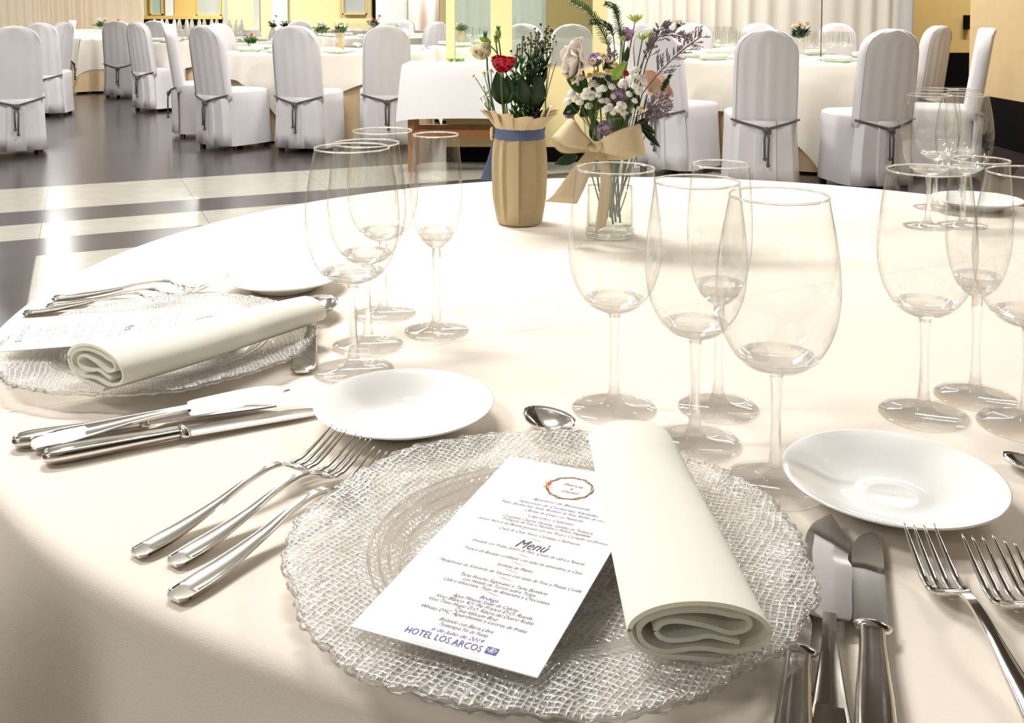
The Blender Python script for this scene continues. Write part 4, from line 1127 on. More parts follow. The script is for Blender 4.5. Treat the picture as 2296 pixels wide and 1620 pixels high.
# red lisianthus
c = P1(1124, 146, -.03); mb = MB(); bloom_rose(mb, c-Vector((0, 0, .012)), (.15, -.30, 1), .027, 4, .50, 3)
cx_ = MB()
for k in range(5):
    a = k*1.257; d = Vector((cos(a)*.55, sin(a)*.55-.1, .8)).normalized(); rows = petal_pts(c-Vector((0, 0, .017)), d, (-cos(a), -sin(a), .4), .019, .0022, .1); cx_.loft(rows, False)
sprout('red_rose', 'deep red ruffled bloom in the burlap vase', 'flower', 1124, 166, -.03, [('petals', 'red', mb, SOLR), ('calyx', 'green_light', cx_, SOL)], (-.01, .0), .0017, (-.01, -.008))
c = P1(1086, 118, -.01); mb = MB(); bloom_rose(mb, c-Vector((-.002, 0, .010)), (-.45, -.15, 1), .027, 4, .34, 8, 1.3)
sprout('cream_rose', 'cream half-open bloom at the upper left of the burlap vase', 'flower', 1092, 124, -.01, [('petals', 'creamflower', mb, SOLR)], (-.02, .02), .0015, (-.015, 0))
for (px, py, dy, rr_, lab, bd) in ((1117, 75, -.01, .0062, 'upright green bud standing highest on the left of the burlap vase', (0, .02)), (1112, 90, -.012, .0040, 'smaller slim green bud just below the upright one', (0, .0)),
                          (1088, 90, -.015, .0072, 'green bud bending left in front of the cream bloom', (.03, .07))):
    c = P1(px, py, dy); mb = MB(); mb.ball(c, rr_, 10, (.8, .8, 1.5), (-.1, 0, 1) if py != 90 or px > 1100 else (-.8, 0, .5))
    sep = MB()
    for k in range(4):
        a = k*1.57; leaf_mesh(sep, c+Vector((0, 0, -rr_)), c+Vector((cos(a)*.003, sin(a)*.003, rr_*2.1)), .0013, .15)
    sprout('flower_bud', lab, 'flower', px, py+5, dy, [('bud', 'green_light', mb, S0), ('sepals', 'green', sep, SOL)], bd, .0011, (-.012, 0))
def daisy(mbp, mby, c, axis, r, np_=11, seed=0):
    ax = Vector(axis).normalized(); q = Vector((0, 0, 1)).rotation_difference(ax); c = Vector(c)
    for k in range(np_):
        a = 2*pi*k/np_; d = Vector((cos(a), sin(a), -.15)); rows = petal_pts((0, 0, 0), d, (0, 0, 1), r, r*.22, -.25, 3, -.1)
        mbp.loft([[c+q @ p for p in row] for row in rows], False)
    mby.ball(c+ax*r*.12, r*.46, 9, (1, 1, .62), ax)
def daisies(name, label, items, V, foot, bendx=0):
    P = P1 if V == 1 else P2; bs = (base1 if V == 1 else base2)(*foot)
    t = thing(name, label, 'flower', tuple(bs)); main = None; o = bs
    st = MB(); cs = [P(px, py, dy) for px, py, dy, r, ax in items]; mean = sum(cs, Vector())/len(cs)
    fork_ = bs.lerp(mean, .62); st.tube([p-o for p in curve3(bs, bs.lerp(fork_, .5)+Vector((bendx, 0, 0)), fork_, 6)], .001, 5)
    for c in cs: st.tube([p-o for p in curve3(fork_, fork_.lerp(c, .5)+Vector((0, 0, .004)), c, 5)], .0007, 5)
    st.build('stem', M['stem'], t)
    for (px, py, dy, r, ax), c in zip(items, cs):
        a, b = MB(), MB(); daisy(a, b, c-o, ax, r)
        h = a.build('petals', M['whiteflower'], t, solid=.0003); b.build('centre', M['yolk'], h)
    return t
daisies('daisy_sprig', 'sprig of small yellow-centred daisies reaching out to the left of the burlap vase', [(1063, 170, 0, .0065, (-.8, -.2, .7)), (1085, 164, -.01, .0070, (-.2, -.3, 1)), (1101, 158, -.012, .006, (0, -.4, 1))], 1, (-.02, 0), -.01)
daisies('daisy_sprig', 'sprig with orange-yellow daisy heads on the right edge of the burlap vase', [(1233, 147, 0, .0070, (.3, -.3, 1)), (1247, 139, .01, .0045, (.4, 0, 1)), (1229, 132, .015, .0045, (.0, 0, 1))], 1, (.026, 0), .012)
def cluster(name, label, pts, V, foot, m1, m2, r, bend=0, disc=False):
    P = P1 if V == 1 else P2; bs = (base1 if V == 1 else base2)(*foot); t = thing(name, label, 'flower', tuple(bs)); st = MB(); rd = random.Random(len(pts))
    cs = [P(px, py, dy) for px, py, dy in pts]; mean = sum(cs, Vector())/len(cs); fk = bs.lerp(mean, .7)
    st.tube([p-bs for p in curve3(bs, bs.lerp(fk, .5)+Vector((bend, 0, 0)), fk, 6)], .0011, 5)
    for c in cs: st.tube([p-bs for p in curve3(fk, fk.lerp(c, .5)+Vector((0, 0, .002)), c, 4)], .0006, 4)
    st.build('stem', M['stem'], t)
    for c in cs:
        mb = MB(); rr_ = r*rd.uniform(.85, 1.15); ax = Vector((rd.uniform(-.5, .5), -.8, rd.uniform(.1, .9))).normalized(); q = Vector((0, 0, 1)).rotation_difference(ax)
        if disc:   # double button flower: rings of short petals
            for (rk, n_, tl, zz_) in ((1, 11, 0.05, 0), (.72, 9, .35, .10), (.42, 6, .8, .16)):
                for k in range(n_):
                    a = 2*pi*(k+.4*n_)/n_; d = Vector((cos(a), sin(a), tl)); rows = petal_pts((0, 0, zz_*rr_), d, (0, 0, 1), rr_*rk*.95, rr_*.46, -.3, 3, -.12)
                    mb.loft([[c-bs+q @ p for p in row] for row in rows], False)
            mb.ball(c-bs, rr_*.7, 8, (1, 1, .45), ax)
        else: mb.ball(c-bs, rr_, 8, (1, 1, .8), ax)
        mb.build('flower_head', M[m1], t, solid=.0003 if disc else 0)
    return t
cluster('gypsophila_sprig', 'faint spray of tiny white flowers low on the left of the burlap vase', [(1085, 194, .01), (1091, 206, .01), (1084, 213, .015), (1086, 230, .012), (1103, 190, .01), (1076, 218, .02), (1100, 222, .01), (1094, 216, 0)], 1, (-.03, 0), 'whiteflower', 'stem', .0034, -.01, True)
cluster('gypsophila_sprig', 'tiny white flowers beside the red bloom in the burlap vase', [(1144, 155, -.01), (1152, 166, -.01), (1158, 173, 0), (1150, 146, .01), (1146, 168, -.012)], 1, (0, -.01), 'whiteflower', 'stem', .0042, 0, True)
# budded dark green sprigs
rd = random.Random(21)
SPR = [(1171, 86, 'bud cluster'), (1192, 78, ''), (1208, 68, ''), (1228, 56, ''), (1218, 90, ''), (1230, 92, ''), (1200, 100, ''), (1160, 100, ''), (1185, 110, '')]
sl = ['shortest-necked olive sprig nearest the red bloom', 'olive budded sprig third from the left', 'olive budded sprig with a curled tip', 'tallest olive budded sprig at the right', 'olive budded sprig leaning just left of the rightmost', 'rightmost olive budded sprig', 'thick olive sprig in the middle of the tuft', 'leafy green sprig just right of the red bloom', 'leafy sprig inside the tuft']
for i, (px, py, _) in enumerate(SPR):
    dy = rd.uniform(-.02, .02); tip = P1(px, py, dy); bs = base1(.004+(px-1190)*.00035, dy*.5); pts = curve3(bs, bs.lerp(tip, .5)+Vector((rd.uniform(-.006, .006), 0, 0)), tip, 14)
    bud, lf = MB(), MB()
    for k in range(14 if i not in (7, 8) else 5):
        q = tip+Vector((rd.gauss(0, .0055), rd.gauss(0, .005), rd.uniform(-.022, .004))); bud.ball(q, rd.uniform(.0015, .0026), 6); bud.tube([q, q-Vector((0, 0, .007))], .0004, 4)
    for k in range(60):
        u = rd.uniform(.22, .95); p = Vector(pts[int(u*12)]); a = rd.uniform(0, 2*pi); d = Vector((cos(a)*.55, sin(a)*.55, 1.0)); leaf_mesh(lf, p, p+d*rd.uniform(.010, .022), .0024, .2)
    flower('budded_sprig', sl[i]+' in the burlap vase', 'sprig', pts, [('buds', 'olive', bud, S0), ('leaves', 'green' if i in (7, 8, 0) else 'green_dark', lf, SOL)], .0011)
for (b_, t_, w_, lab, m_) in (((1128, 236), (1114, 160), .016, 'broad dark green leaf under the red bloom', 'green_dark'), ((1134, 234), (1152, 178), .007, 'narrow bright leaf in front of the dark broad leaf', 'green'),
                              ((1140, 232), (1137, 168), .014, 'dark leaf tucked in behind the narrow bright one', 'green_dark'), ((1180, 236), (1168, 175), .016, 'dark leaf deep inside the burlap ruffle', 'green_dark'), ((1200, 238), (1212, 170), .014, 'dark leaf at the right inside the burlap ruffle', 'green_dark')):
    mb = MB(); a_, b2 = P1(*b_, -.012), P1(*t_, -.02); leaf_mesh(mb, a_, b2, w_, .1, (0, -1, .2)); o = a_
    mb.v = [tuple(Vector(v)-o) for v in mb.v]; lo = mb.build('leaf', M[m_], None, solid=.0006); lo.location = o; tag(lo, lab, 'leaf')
    lo.name = 'vase_leaf'

# ---- glass vase with bow
V2 = W(1367, 528, TZ); y2 = V2.y
v = thing('glass_vase', 'clear flaring glass vase holding the mixed bouquet', 'vase', tuple(V2))
MB().lathe([(.0005, .0006), (.0360, .0006), (.0378, .002), (.0374, .012), (.0360, .03), (.0352, .06), (.0358, .10), (.0375, .14), (.0402, .170), (.0418, .185)], 72).build('vase_wall', M['glass'], v)
MB().lathe([(.0005, .0010), (.0355, .0010), (.0368, .003), (.0362, .012), (.033, .0155), (.0005, .0150)], 60).build('vase_bottom', M['stemglass'], v)
MB().loft([[((.0418+.0008*cos(2*pi*k/6))*cos(a), (.0418+.0008*cos(2*pi*k/6))*sin(a), .185+.0009*sin(2*pi*k/6)) for k in range(6)] for a in [2*pi*q_/72 for q_ in range(73)]], True, False).build('rim', M['rimglass'], v)
wt = MB().lathe([(.0005, .017), (.0345, .017), (.0338, .06), (.0338, .077), (.0005, .0775)], 48).build('water', M['water'], None); wt.location = tuple(V2); tag(wt, 'clear water standing in the lower half of the glass vase', 'water')
bw = thing('burlap_bow', 'large burlap ribbon bow with frayed edges tied on the glass vase', 'bow', tuple(V2))
yy = y2-.045
def fray(mb, edge, outw, V):
    rd_ = random.Random(1)
    for i in range(len(edge)-1):
        a, b = edge[i], edge[i+1]; m_ = max(2, int((b-a).length/.0016))
        for k in range(m_):
            p = a.lerp(b, k/m_); q = a.lerp(b, (k+.45)/m_); d = (outw[i]).normalized()*rd_.uniform(.0010, .0026)
            mb.add([p, q, (p+q)/2+d+Vector((0, rd_.uniform(-.0006, .0006), 0))], [(0, 1, 2)])
def bowpart(name, rows):
    mb = MB(); out = strip(mb, rows, V2); fr = MB()
    e0 = [a for a, b in out]; e1 = [b for a, b in out]
    fray(fr, e0, [a-b for a, b in out], V2); fray(fr, e1, [b-a for a, b in out], V2)
    o = mb.build(name, M['burlap2'], bw, solid=.0012); fr.build('frayed_edge', M['burlap2'], o, solid=.0004, smooth=False)
bowpart('bow_loop', [(1332, 322, 1330, 334, yy), (1308, 297, 1300, 333, yy-.02), (1292, 274, 1272, 328, yy-.025), (1282, 267, 1250, 316, yy-.018), (1274, 268, 1238, 308, yy), (1272, 280, 1240, 322, yy+.014), (1292, 303, 1262, 342, yy+.016), (1328, 325, 1322, 340, yy+.004)])
bowpart('bow_loop', [(1336, 322, 1338, 336, yy), (1362, 304, 1368, 346, yy-.02), (1402, 287, 1408, 350, yy-.026), (1428, 281, 1440, 349, yy-.02), (1436, 281, 1448, 349, yy), (1424, 286, 1434, 346, yy+.014), (1384, 308, 1388, 343, yy+.014), (1340, 325, 1342, 338, yy+.004)])
bowpart('bow_tail', [(1324, 332, 1340, 336, yy), (1300, 358, 1330, 368, yy-.012), (1268, 400, 1314, 412, yy-.015), (1240, 438, 1300, 442, yy-.010), (1222, 451, 1292, 456, yy)])
bowpart('bow_tail', [(1333, 334, 1347, 336, yy), (1345, 370, 1368, 372, yy-.012), (1346, 420, 1370, 424, yy-.010), (1340, 470, 1364, 474, yy-.006), (1334, 518, 1358, 506, yy-.003)])
MB().ball(D(1335, 329, yy-.004)-V2, .0095, 10, (1.2, .8, .9)).ball(D(1344, 326, yy-.010)-V2, .0065, 8).ball(D(1327, 331, yy-.009)-V2, .006, 8).build('bow_knot', M['burlap2'], bw)
MB().lathe([(.0372, .122), (.0380, .130), (.0388, .140)], 60).build('bow_band', M['burlap2'], bw, solid=.0012)

base2 = lambda dx=0, dy=0: V2+Vector((dx, dy, .030))
def P2(px, py, dy=0): return D(px, py, y2+dy)
# pale bloom seen from behind
c = P2(1300, 142, -.015); mb = MB(); bloom_rose(mb, c+Vector((.004, 0, 0)), (-1, -.35, .15), .036, 3, 1.1, 4); bloom_rose(mb, c+Vector((.004, 0, 0)), (-.8, .5, .3), .034, 2, 1.0, 9)
cx_ = MB()
for k in range(6):
    a = k*1.05; leaf_mesh(cx_, c+Vector((.006, -.003, 0)), c+Vector((-.006+.003*cos(k), -.012+.018*sin(a), .020*cos(a))), .0022, .2)
sprout('pale_rose', 'large blush-white bloom turned left, seen from behind, at the left of the glass vase', 'flower', 1302, 142, -.012, [('petals', 'blush', mb, SOLR), ('calyx', 'green', cx_, SOL)], (.005, .03), .0018, (-.004, -.005), V=2)
c = P2(1455, 205, .035); mb = MB(); bloom_rose(mb, c, (.5, .3, .5), .034, 4, 1.0, 14)
sprout('peach_rose', 'soft peach bloom at the back right of the glass vase', 'flower', 1450, 212, .035, [('petals', 'peach', mb, SOLR)], (.01, .01), .0017, (.008, .01), V=2)
for i, (px, py, dy, r, ax, lab, bs) in enumerate((
        (1400, 75, 0, .019, (.25, -.2, 1), 'lilac closed bloom high in the glass vase, crossed by a fern tip', (.004, 0)),
        (1340, 132, .01, .018, (-.4, -.3, 1), 'lilac bloom between the pale bloom and the daisies', (-.004, .006)),
        (1385, 208, -.02, .022, (.1, -.5, 1), 'lilac bloom in the middle of the white button flowers', (.002, -.006)),
        (1358, 285, -.012, .021, (.02, -.4, 1), 'lilac bud inside the mouth of the glass vase', (.0, -.004)),
        (1284, 250, -.01, .014, (-.8, -.3, .9), 'lilac petal tip at the lower left of the bouquet', (-.01, 0)))):
    mb = MB(); c = P2(px, py, dy); bloom_rose(mb, c-Vector((0, 0, r*.6)), ax, r, 3, .30, 30+i, 1.6)
    cx_ = MB()
    for k in range(4): leaf_mesh(cx_, c-Vector((0, 0, r*.75)), c+Vector((cos(k*1.57)*r*.5, sin(k*1.57)*r*.5, r*.3)), .002, .2)
    sprout('lilac_bloom', lab, 'flower', px, py+r*1450*.5, dy, [('petals', 'lilac', mb, SOLR), ('sepals', 'green_light', cx_, SOL)], (0, .01), .0013, bs, V=2)
for i, (px, py, dy, r, lab) in enumerate(((1424, 42, 0, .0145, 'tallest yellow-green star flower above the glass vase'), (1395, 86, -.01, .009, 'small cream-green star flower below the lilac bloom'),
                            (1440, 84, .005, .0115, 'yellow-green star flower left of its overlapping twin'), (1456, 78, .02, .011, 'yellow-green star flower right of its overlapping twin'))):
    mb = MB(); c = P2(px, py, dy)
    for k in range(15):
        a = 2*pi*k/15; d = Vector((cos(a), sin(a), .85+.3*sin(k*2.3))); mb.loft(petal_pts(c-Vector((0, 0, r*.45)), d, (-cos(a)*.6, -sin(a)*.6, 1), r*1.15, r*.17, .05, 4), False)
    hd = MB()
    for k in range(16): hd.tube([c-Vector((0, 0, r*.4)), c+Vector((rd.gauss(0, r*.25), rd.gauss(0, r*.25), r*.35))], .0004, 4)
    sprout('star_flower', lab, 'flower', px, py+r*1450*.3, dy, [('bracts', 'lime', mb, SOL), ('stamens', 'creamflower', hd, S0)], (rd.uniform(-.01, .01), 0), .001, (rd.uniform(-.01, .01), 0), V=2)
PP = [(600, 1150), (680, 1200), (880, 1195), (1040, 1130), (540, 1255), (500, 1320), (315, 1300), (385, 1345), (430, 1405), (262, 1400), (690, 1305), (740, 1385), (555, 1462), (820, 1395), (900, 1330), (865, 1470),
      (1000, 1440), (962, 1512), (800, 1500), (900, 1552), (1055, 1470), (1125, 1300), (1195, 1190), (1245, 1255), (1200, 1390), (1160, 995), (1232, 1050), (1300, 1080), (1330, 1135), (1150, 1090), (1225, 955), (1150, 1520), (585, 1335), (700, 1240), (1042, 1560), (1015, 1170), (760, 1215), (620, 1290)]
g1 = [p for p in PP if p[0] < 780]; g2 = [p for p in PP if p[0] >= 780 and p[1] > 1280]; g3 = [p for p in PP if p[0] >= 780 and p[1] <= 1280]
rd = random.Random(2)
for g_, lab, ft in ((g1, 'bunch of white button flowers on the left above the glass rim', (-.012, -.006)), (g2, 'bunch of white button flowers hanging over the middle of the glass rim', (0, -.01)), (g3, 'bunch of white button flowers below the red speck on the right', (.012, -.006))):
    cluster('button_flower_sprig', lab, [(1230+x/6.2, y/6.2, -.045+rd.uniform(-.012, .012)) for x, y in g_], 2, ft, 'whiteflower', 'stem', .0066, 0, True)
daisies('daisy_sprig', 'row of yellow daisies left of centre in the glass vase', [(1335, 162, -.03, .0085, (-.2, -.3, 1)), (1347, 166, -.035, .008, (0, -.4, 1)), (1322, 168, -.03, .008, (-.3, -.3, 1)), (1302, 171, -.03, .0075, (-.3, -.5, .8)), (1284, 180, -.03, .007, (-.5, -.5, .6))], 2, (-.008, -.01), -.01)
daisies('daisy_sprig', 'daisies higher up between the lilac bloom and the lime bud', [(1350, 126, -.02, .0085, (0, -.3, 1)), (1328, 136, -.025, .007, (-.3, -.6, .5)), (1380, 145, -.02, .0085, (.2, -.3, 1)), (1360, 159, -.03, .0085, (.1, -.3, 1)), (1370, 160, -.03, .008, (.1, -.4, 1)), (1365, 135, -.02, .005, (.1, -.3, 1))], 2, (0, -.008), .005)
daisies('daisy_sprig', 'single daisy low at the right rim of the glass vase', [(1438, 243, -.03, .0075, (.4, -.5, .7))], 2, (.012, -.006), .01)
mb = MB(); c = P2(1392, 172, -.03); leaf_mesh(mb, P2(1372, 180, -.03), P2(1404, 138, -.035), .0095, .2, (0, -1, .3)); mr = MB(); bloom_rose(mr, P2(1398, 168, -.036), (.6, -.4, .6), .008, 2, .5, 5)
sprout('lime_bud', 'lime green long bud with a red petal tip in the middle of the bouquet', 'flower', 1375, 180, -.03, [('sheath', 'green_light', mb, SOL), ('petals', 'red', mr, SOL)], (0, 0), .0014, (0, -.005), V=2)
# ferns
def fern(label, path, ll, seed, m='green'):
    rd = random.Random(seed); pts = [P2(*p) for p in path]; S = []
    for i in range(len(pts)-1):
        q = [pts[max(0, i-1)], pts[i], pts[i+1], pts[min(len(pts)-1, i+2)]]
        for k in range(8):
            u = k/8; S.append(.5*((2*q[1])+(q[2]-q[0])*u+(2*q[0]-5*q[1]+4*q[2]-q[3])*u*u+(3*q[1]-q[0]-3*q[2]+q[3])*u**3))
    S.append(pts[-1]); lf = MB(); n = len(S)
    for i in range(6, n-1):
        t = (S[i+1]-S[i]).normalized()
        for s_ in (-1, 1):
            side = Vector((-t.z, 0, t.x))*s_; l = ll*(1-.55*i/n)*rd.uniform(.75, 1.1)
            leaf_mesh(lf, S[i], S[i]+(t*.75+side*.8+Vector((0, rd.uniform(-.3, .3), 0))).normalized()*l, .0009, .3)
    bs = base2(.002, 0)
    return flower('fern_frond', label, 'fern', [bs, (bs+S[0])/2]+S, [('leaflets', m, lf, dict(solid=.0004))], .0008)
fern('longest feathery fern arching up left from the bouquet', [(1368, 130, 0), (1362, 95, 0), (1340, 55, -.005), (1315, 20, -.01), (1280, 2, -.01)], .016, 1)
fern('short fern tip in front of the high lilac bloom', [(1392, 100, -.01), (1391, 75, -.012), (1384, 40, -.015), (1378, 18, -.015), (1356, 8, -.015)], .013, 2)
fern('fern frond branching low towards the left of the bouquet', [(1378, 110, -.01), (1372, 72, -.012), (1350, 53, -.012), (1322, 50, -.015)], .012, 3, 'green_dark')
fern('small feathery frond at the right of the bouquet by the covered chair', [(1478, 230, 0), (1486, 200, 0), (1494, 185, 0), (1503, 168, 0)], .009, 4, 'green_dark')
# statice sprigs
def statice(label, path, seed, n=34, spread=.018, V=2):
    rd = random.Random(seed); pts = [P2(*p) for p in path]; S = []
    for i in range(len(pts)-1):
        for k in range(8): S.append(pts[i].lerp(pts[i+1], k/8))
    S.append(pts[-1]); tw, bd = MB(), MB()
    for k in range(n):
        u = rd.uniform(.28, 1); i = min(len(S)-2, int(u*(len(S)-1))); p = S[i]; t = (S[i+1]-S[i]).normalized()
        side = Vector((-t.z, 0, t.x))*(1 if rd.random() < .78 else -1); l = spread*rd.uniform(.3, 1.1)*(1.15-u*.5)
        q = p+(side*.8+t*.7+Vector((0, rd.uniform(-.4, .4), .2))).normalized()*l; tw.tube([p, (p+q)/2+Vector((0, 0, .001)), q], .00035, 4)
        for m_ in range(5):
            e = p.lerp(q, .45+.14*m_); d = (side*rd.uniform(-.6, .8)+t+Vector((0, rd.uniform(-.5, .5), .3))).normalized()*.0042
            bd.tube([e, e+d*.6, e+d], [.0004, .0010, .0003], 5)
    bs = base2(.012, 0)
    return flower('statice_sprig', label, 'sprig', [bs, (bs+S[0])/2+Vector((-.004, 0, 0))]+S, [('twigs', 'twig', tw, S0), ('tiny_flowers', 'mauve', bd, S0)], .0009, 'twig')
statice('longest brownish statice sprig, reaching far out to the right', [(1440, 210, -.01), (1470, 172, -.01), (1505, 135, -.01), (1540, 105, -.01), (1573, 81, -.01)], 1, 54, .026)
statice('arching statice sprig above the long one', [(1436, 150, 0), (1452, 115, 0), (1478, 82, 0), (1510, 78, 0), (1545, 88, 0)], 2, 46, .014)
statice('statice sprig standing inside the curve of the arching one', [(1440, 175, .005), (1450, 140, .005), (1462, 108, .005), (1480, 66, .005), (1500, 62, .005)], 3, 40, .018)
statice('bushy statice sprig low on the right, pointing at the chair rope', [(1430, 260, -.01), (1450, 250, -.01), (1475, 228, -.01), (1500, 218, -.01)], 4, 46, .018)
statice('lowest statice sprig on the right of the glass vase', [(1428, 285, -.01), (1450, 270, -.01), (1478, 256, -.01), (1505, 246, -.01)], 5, 46, .018)
statice('short statice tuft left of the star flowers', [(1370, 165, -.01), (1368, 135, -.01), (1372, 118, -.01)], 6, 22, .016)
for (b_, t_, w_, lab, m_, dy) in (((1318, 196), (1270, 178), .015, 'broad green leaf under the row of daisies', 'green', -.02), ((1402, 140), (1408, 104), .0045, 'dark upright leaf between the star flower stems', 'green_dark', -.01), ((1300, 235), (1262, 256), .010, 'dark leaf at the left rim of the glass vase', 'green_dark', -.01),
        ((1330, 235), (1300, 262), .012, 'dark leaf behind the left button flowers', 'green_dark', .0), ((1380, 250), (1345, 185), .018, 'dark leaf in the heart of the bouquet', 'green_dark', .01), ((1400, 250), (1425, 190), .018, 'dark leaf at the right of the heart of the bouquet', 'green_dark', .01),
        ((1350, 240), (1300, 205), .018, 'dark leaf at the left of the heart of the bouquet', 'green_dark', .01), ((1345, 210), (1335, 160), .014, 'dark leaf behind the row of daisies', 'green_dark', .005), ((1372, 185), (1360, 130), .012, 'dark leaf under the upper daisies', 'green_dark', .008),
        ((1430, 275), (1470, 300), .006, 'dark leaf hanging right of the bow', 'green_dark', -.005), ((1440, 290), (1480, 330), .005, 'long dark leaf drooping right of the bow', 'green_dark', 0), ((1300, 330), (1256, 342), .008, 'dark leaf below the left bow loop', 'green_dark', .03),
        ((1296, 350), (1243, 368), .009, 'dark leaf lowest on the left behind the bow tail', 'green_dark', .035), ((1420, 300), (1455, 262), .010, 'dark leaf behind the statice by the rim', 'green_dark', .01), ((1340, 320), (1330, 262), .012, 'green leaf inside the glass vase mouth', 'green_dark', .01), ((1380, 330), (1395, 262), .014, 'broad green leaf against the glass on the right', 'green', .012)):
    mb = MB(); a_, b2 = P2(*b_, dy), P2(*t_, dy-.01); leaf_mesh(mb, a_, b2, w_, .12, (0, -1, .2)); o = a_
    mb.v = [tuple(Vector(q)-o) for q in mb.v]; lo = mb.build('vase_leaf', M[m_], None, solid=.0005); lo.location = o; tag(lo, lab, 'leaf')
for i, (a_, b_) in enumerate((((-.012, .004), (.010, -.008)), ((.010, .006), (-.004, .01)), ((.004, -.012), (-.012, .0)), ((.016, .0), (.010, .010)))):
    o = V2+Vector((a_[0], a_[1], .02)); p = V2+Vector((b_[0], b_[1], .135))
    tb = MB().tube([(0, 0, 0), (p-o)*.5, p-o], .0018, 7).build('cut_stem', M['green'] if i < 3 else M['twig'], None); tb.location = o
    tag(tb, ['cut green stem leaning right in the vase water', 'cut green stem leaning back in the vase water', 'cut green stem nearest us in the vase water', 'brown woody stem slanting in the vase water'][i], 'stem')

# ================================================================ FAR TABLEWARE
fg = MB(); fg.lathe([(.0001, .001), (.034, .001), (.034, .002), (.008, .006), (.004, .02), (.0036, .075), (.006, .083), (.022, .092), (.034, .108), (.039, .135), (.037, .17), (.033, .205)], 20)
def small_napkin(m='napkin'):
    mb = MB(); mb.loft([esec(0, s, .020, .036 if s < .1 else .030, .034, 14) for s in (0, .02, .12, .22)]); return mb
far_g = far_p = far_n = None
rd = random.Random(77)
def flat_plate():
    return MB().lathe([(.0005, .004), (.09, .004), (.105, .010), (.15, .016), (.152, .014), (.10, .006), (.085, .0006), (.0005, .0006)], 36)
for (c, r, rot, lab, nm), ns, f0 in ((TABS[1], 9, .25), (TABS[0], 9, .1), (TABS[2], 8, .3), (TABS[3], 8, .0), (TABS[5], 8, .2), (TABS[4], 8, .2), (TABS[6], 7, .3)):
    for k in range(ns):
        a = 2*pi*(k+f0)/ns; e = Vector((cos(a), sin(a), 0)); s_ = Vector((-sin(a), cos(a), 0)); C3 = Vector((c.x, c.y, TZ))
        p = C3+e*(r-.20)
        if far_p is None: far_p = flat_plate().build('charger_plate', M['pane']); o = far_p
        else: o = far_p.copy(); sc.collection.objects.link(o)
        o.location = p+Vector((0, 0, .0008)); tag(o, 'glass charger plate on the round table %s' % nm, 'charger plate', 'charger plates on the round table %s' % nm)
        if far_n is None: far_n = small_napkin().build('rolled_napkin', M['napkin']); o = far_n
        else: o = far_n.copy(); sc.collection.objects.link(o)
        o.location = p+Vector((0, 0, .0145))-e*-.10; o.rotation_euler = (0, 0, a+pi/2+rd.uniform(-.5, .5)); tag(o, 'ivory rolled napkin on the round table %s' % nm, 'napkin', 'rolled napkins on the round table %s' % nm)
        for gx, gy in ((-.10, .40), (-.01, .42), (.08, .40), (.0, .50)):
            q = C3+e*(r-gy)+s_*gx
            if far_g is None: far_g = fg.build('wine_glass', M['glass']); g_ = far_g
            else: g_ = far_g.copy(); sc.collection.objects.link(g_)
            g_.location = q+Vector((0, 0, .0005)); tag(g_, 'empty stemmed glass on the round table %s' % nm, 'glass', 'stemmed glasses on the round table %s' % nm)
# standing napkins on the distant table
cone = MB().lathe([(.0005, 0), (.05, 0), (.046, .06), (.040, .14), (.028, .20), (.010, .225), (.0005, .228)], 16); cn = None
for k in range(15):
    x = bx(345+k*14, 21.25)
    if cn is None: cn = cone.build('standing_napkin', M['whiteflower']); o = cn
    else: o = cn.copy(); sc.collection.objects.link(o)
    o.location = (x, 21.3+.08*(k % 2), TZ+.001); tag(o, 'white folded napkin standing upright on the distant long table', 'napkin', 'standing napkins on the distant long table')
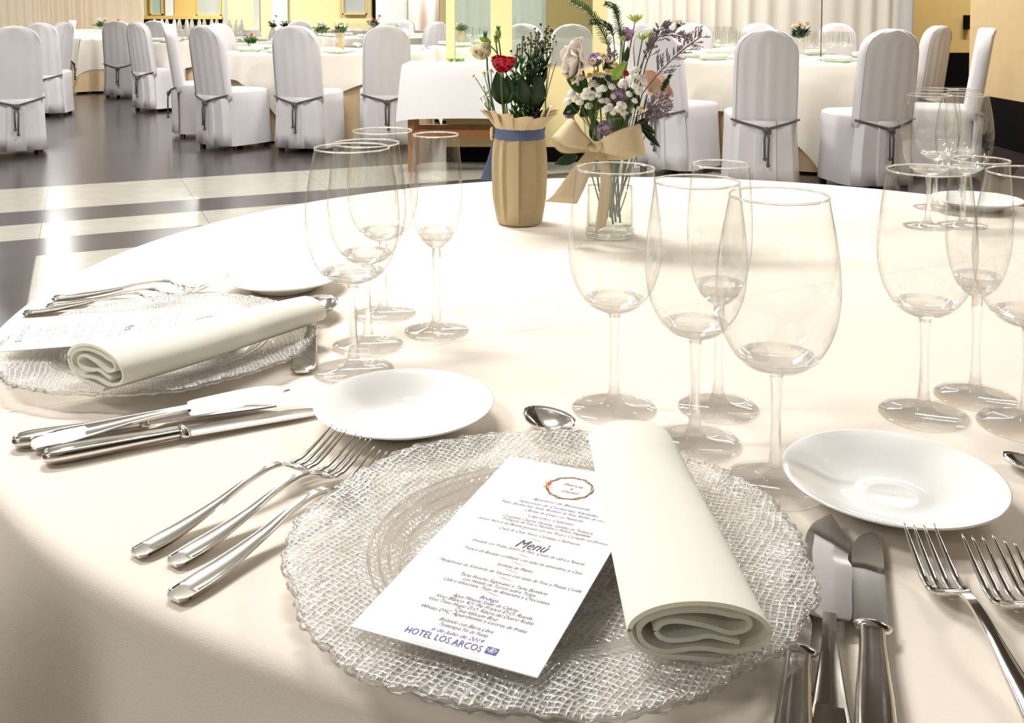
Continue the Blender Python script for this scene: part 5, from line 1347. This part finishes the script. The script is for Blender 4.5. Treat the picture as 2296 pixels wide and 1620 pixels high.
# posies
def posy(label, px, py, y_, s_, kind, seed, zoff=None):
    rd = random.Random(seed); b = Vector((bx(px, y_), y_, TZ)); t = thing('flower_posy', label, 'flowers', tuple(b))
    h = .15
    if kind == 'burlap': MB().lathe([(.0005, .001), (.036, .001), (.042, .07), (.036, .14), (.045, .165)], 24).build('vase', M['burlap'], t, solid=.001)
    elif kind == 'glass': MB().lathe([(.0005, .001), (.036, .001), (.034, .08), (.042, .17)], 24).build('vase', M['glass'], t)
    else: MB().lathe([(.0005, .001), (.03, .001), (.035, .03), (.03, .05)], 20).build('vase', M['burlap'], t); h = .05
    lf = MB()
    for k in range(70):
        a = rd.uniform(0, 2*pi); e = rd.uniform(.1, 1.3); o = Vector((rd.gauss(0, .02), rd.gauss(0, .02), h+rd.uniform(0, .03)))
        leaf_mesh(lf, o, o+Vector((cos(a)*sin(e), sin(a)*sin(e), cos(e)*.8))*rd.uniform(.05, .10)*s_, .010, .2)
    lf.build('foliage', M['green'] if seed % 2 else M['green_dark'], t)
    cols = [['creamflower', 'lilac', 'whiteflower', 'blush'], ['whiteflower', 'lime', 'peach', 'blush'], ['peach', 'creamflower', 'red', 'lilac']][seed % 3]
    for k in range(11):
        a = rd.uniform(0, 2*pi); r = rd.uniform(.01, .065)*s_; mb = MB(); bloom_rose(mb, (r*cos(a), r*sin(a), h+rd.uniform(.05, .09)*s_), (cos(a)*.5, sin(a)*.5, 1), rd.uniform(.012, .022)*s_, 2, .6, seed*20+k)
        mb.build('bloom', M[cols[k % 4]], t)
    return t
posy('posy in a burlap-wrapped jar on the centre-left round table', 762, 100, T1.y+.05, 1.1, 'burlap', 1)
posy('posy with lilac bloom in a glass, left of the burlap-wrapped jar behind the chairs', 722, 100, T1.y+.08, 1.1, 'glass', 3)
posy('white and green posy in a bow-tied glass on the right round table', 1793, 110, T3.y, 1.2, 'glass', 4)
posy('small dark posy on the left side of the centre-left round table', 563, 90, T1.y+.3, 1.0, 'low', 5)
posy('posy left of its neighbour on the far back round table', 838, 60, T4.y, 1.3, 'glass', 2)
posy('posy right of its neighbour on the far back round table', 884, 60, T4.y+.1, 1.3, 'low', 7)
posy('dark green posy on the distant table before the beige curtain', 226, 50, 21.7, 2.0, 'low', 9)
posy('small posy with a red flower on the distant table before the beige curtain', 266, 50, 21.7, 1.6, 'low', 8)
posy('posy on the distant white table right of the far door', 640, 40, 20.4, 1.6, 'low', 6)
posy('dark posy showing by the grey strip of the far wall', 612, 40, 20.3, 1.5, 'low', 11)
posy('tiny green and white posy near the off-white curtain', 1528, 60, T5.y, 1.2, 'glass', 10)
posy('posy on the table added behind the mirror pane', 1035, 90, T6.y-.1, 1.0, 'burlap', 13)  # added as part of the mirrored view
# loose flower head on the side table
lf = MB(); rd = random.Random(4); o = W(1035, 130, TZ)
for k in range(26):
    a = rd.uniform(0, 6.28); p = Vector((rd.uniform(-.06, .06), rd.uniform(-.02, .02), .001)); leaf_mesh(lf, p, p+Vector((cos(a), sin(a), .9))*.03, .008, .3)
lo = lf.build('loose_flower', M['green_light']); lo.location = (o.x, a0.y+.2, TZ+.001); tag(lo, 'loose pale green flower head lying on the white side table', 'flower')
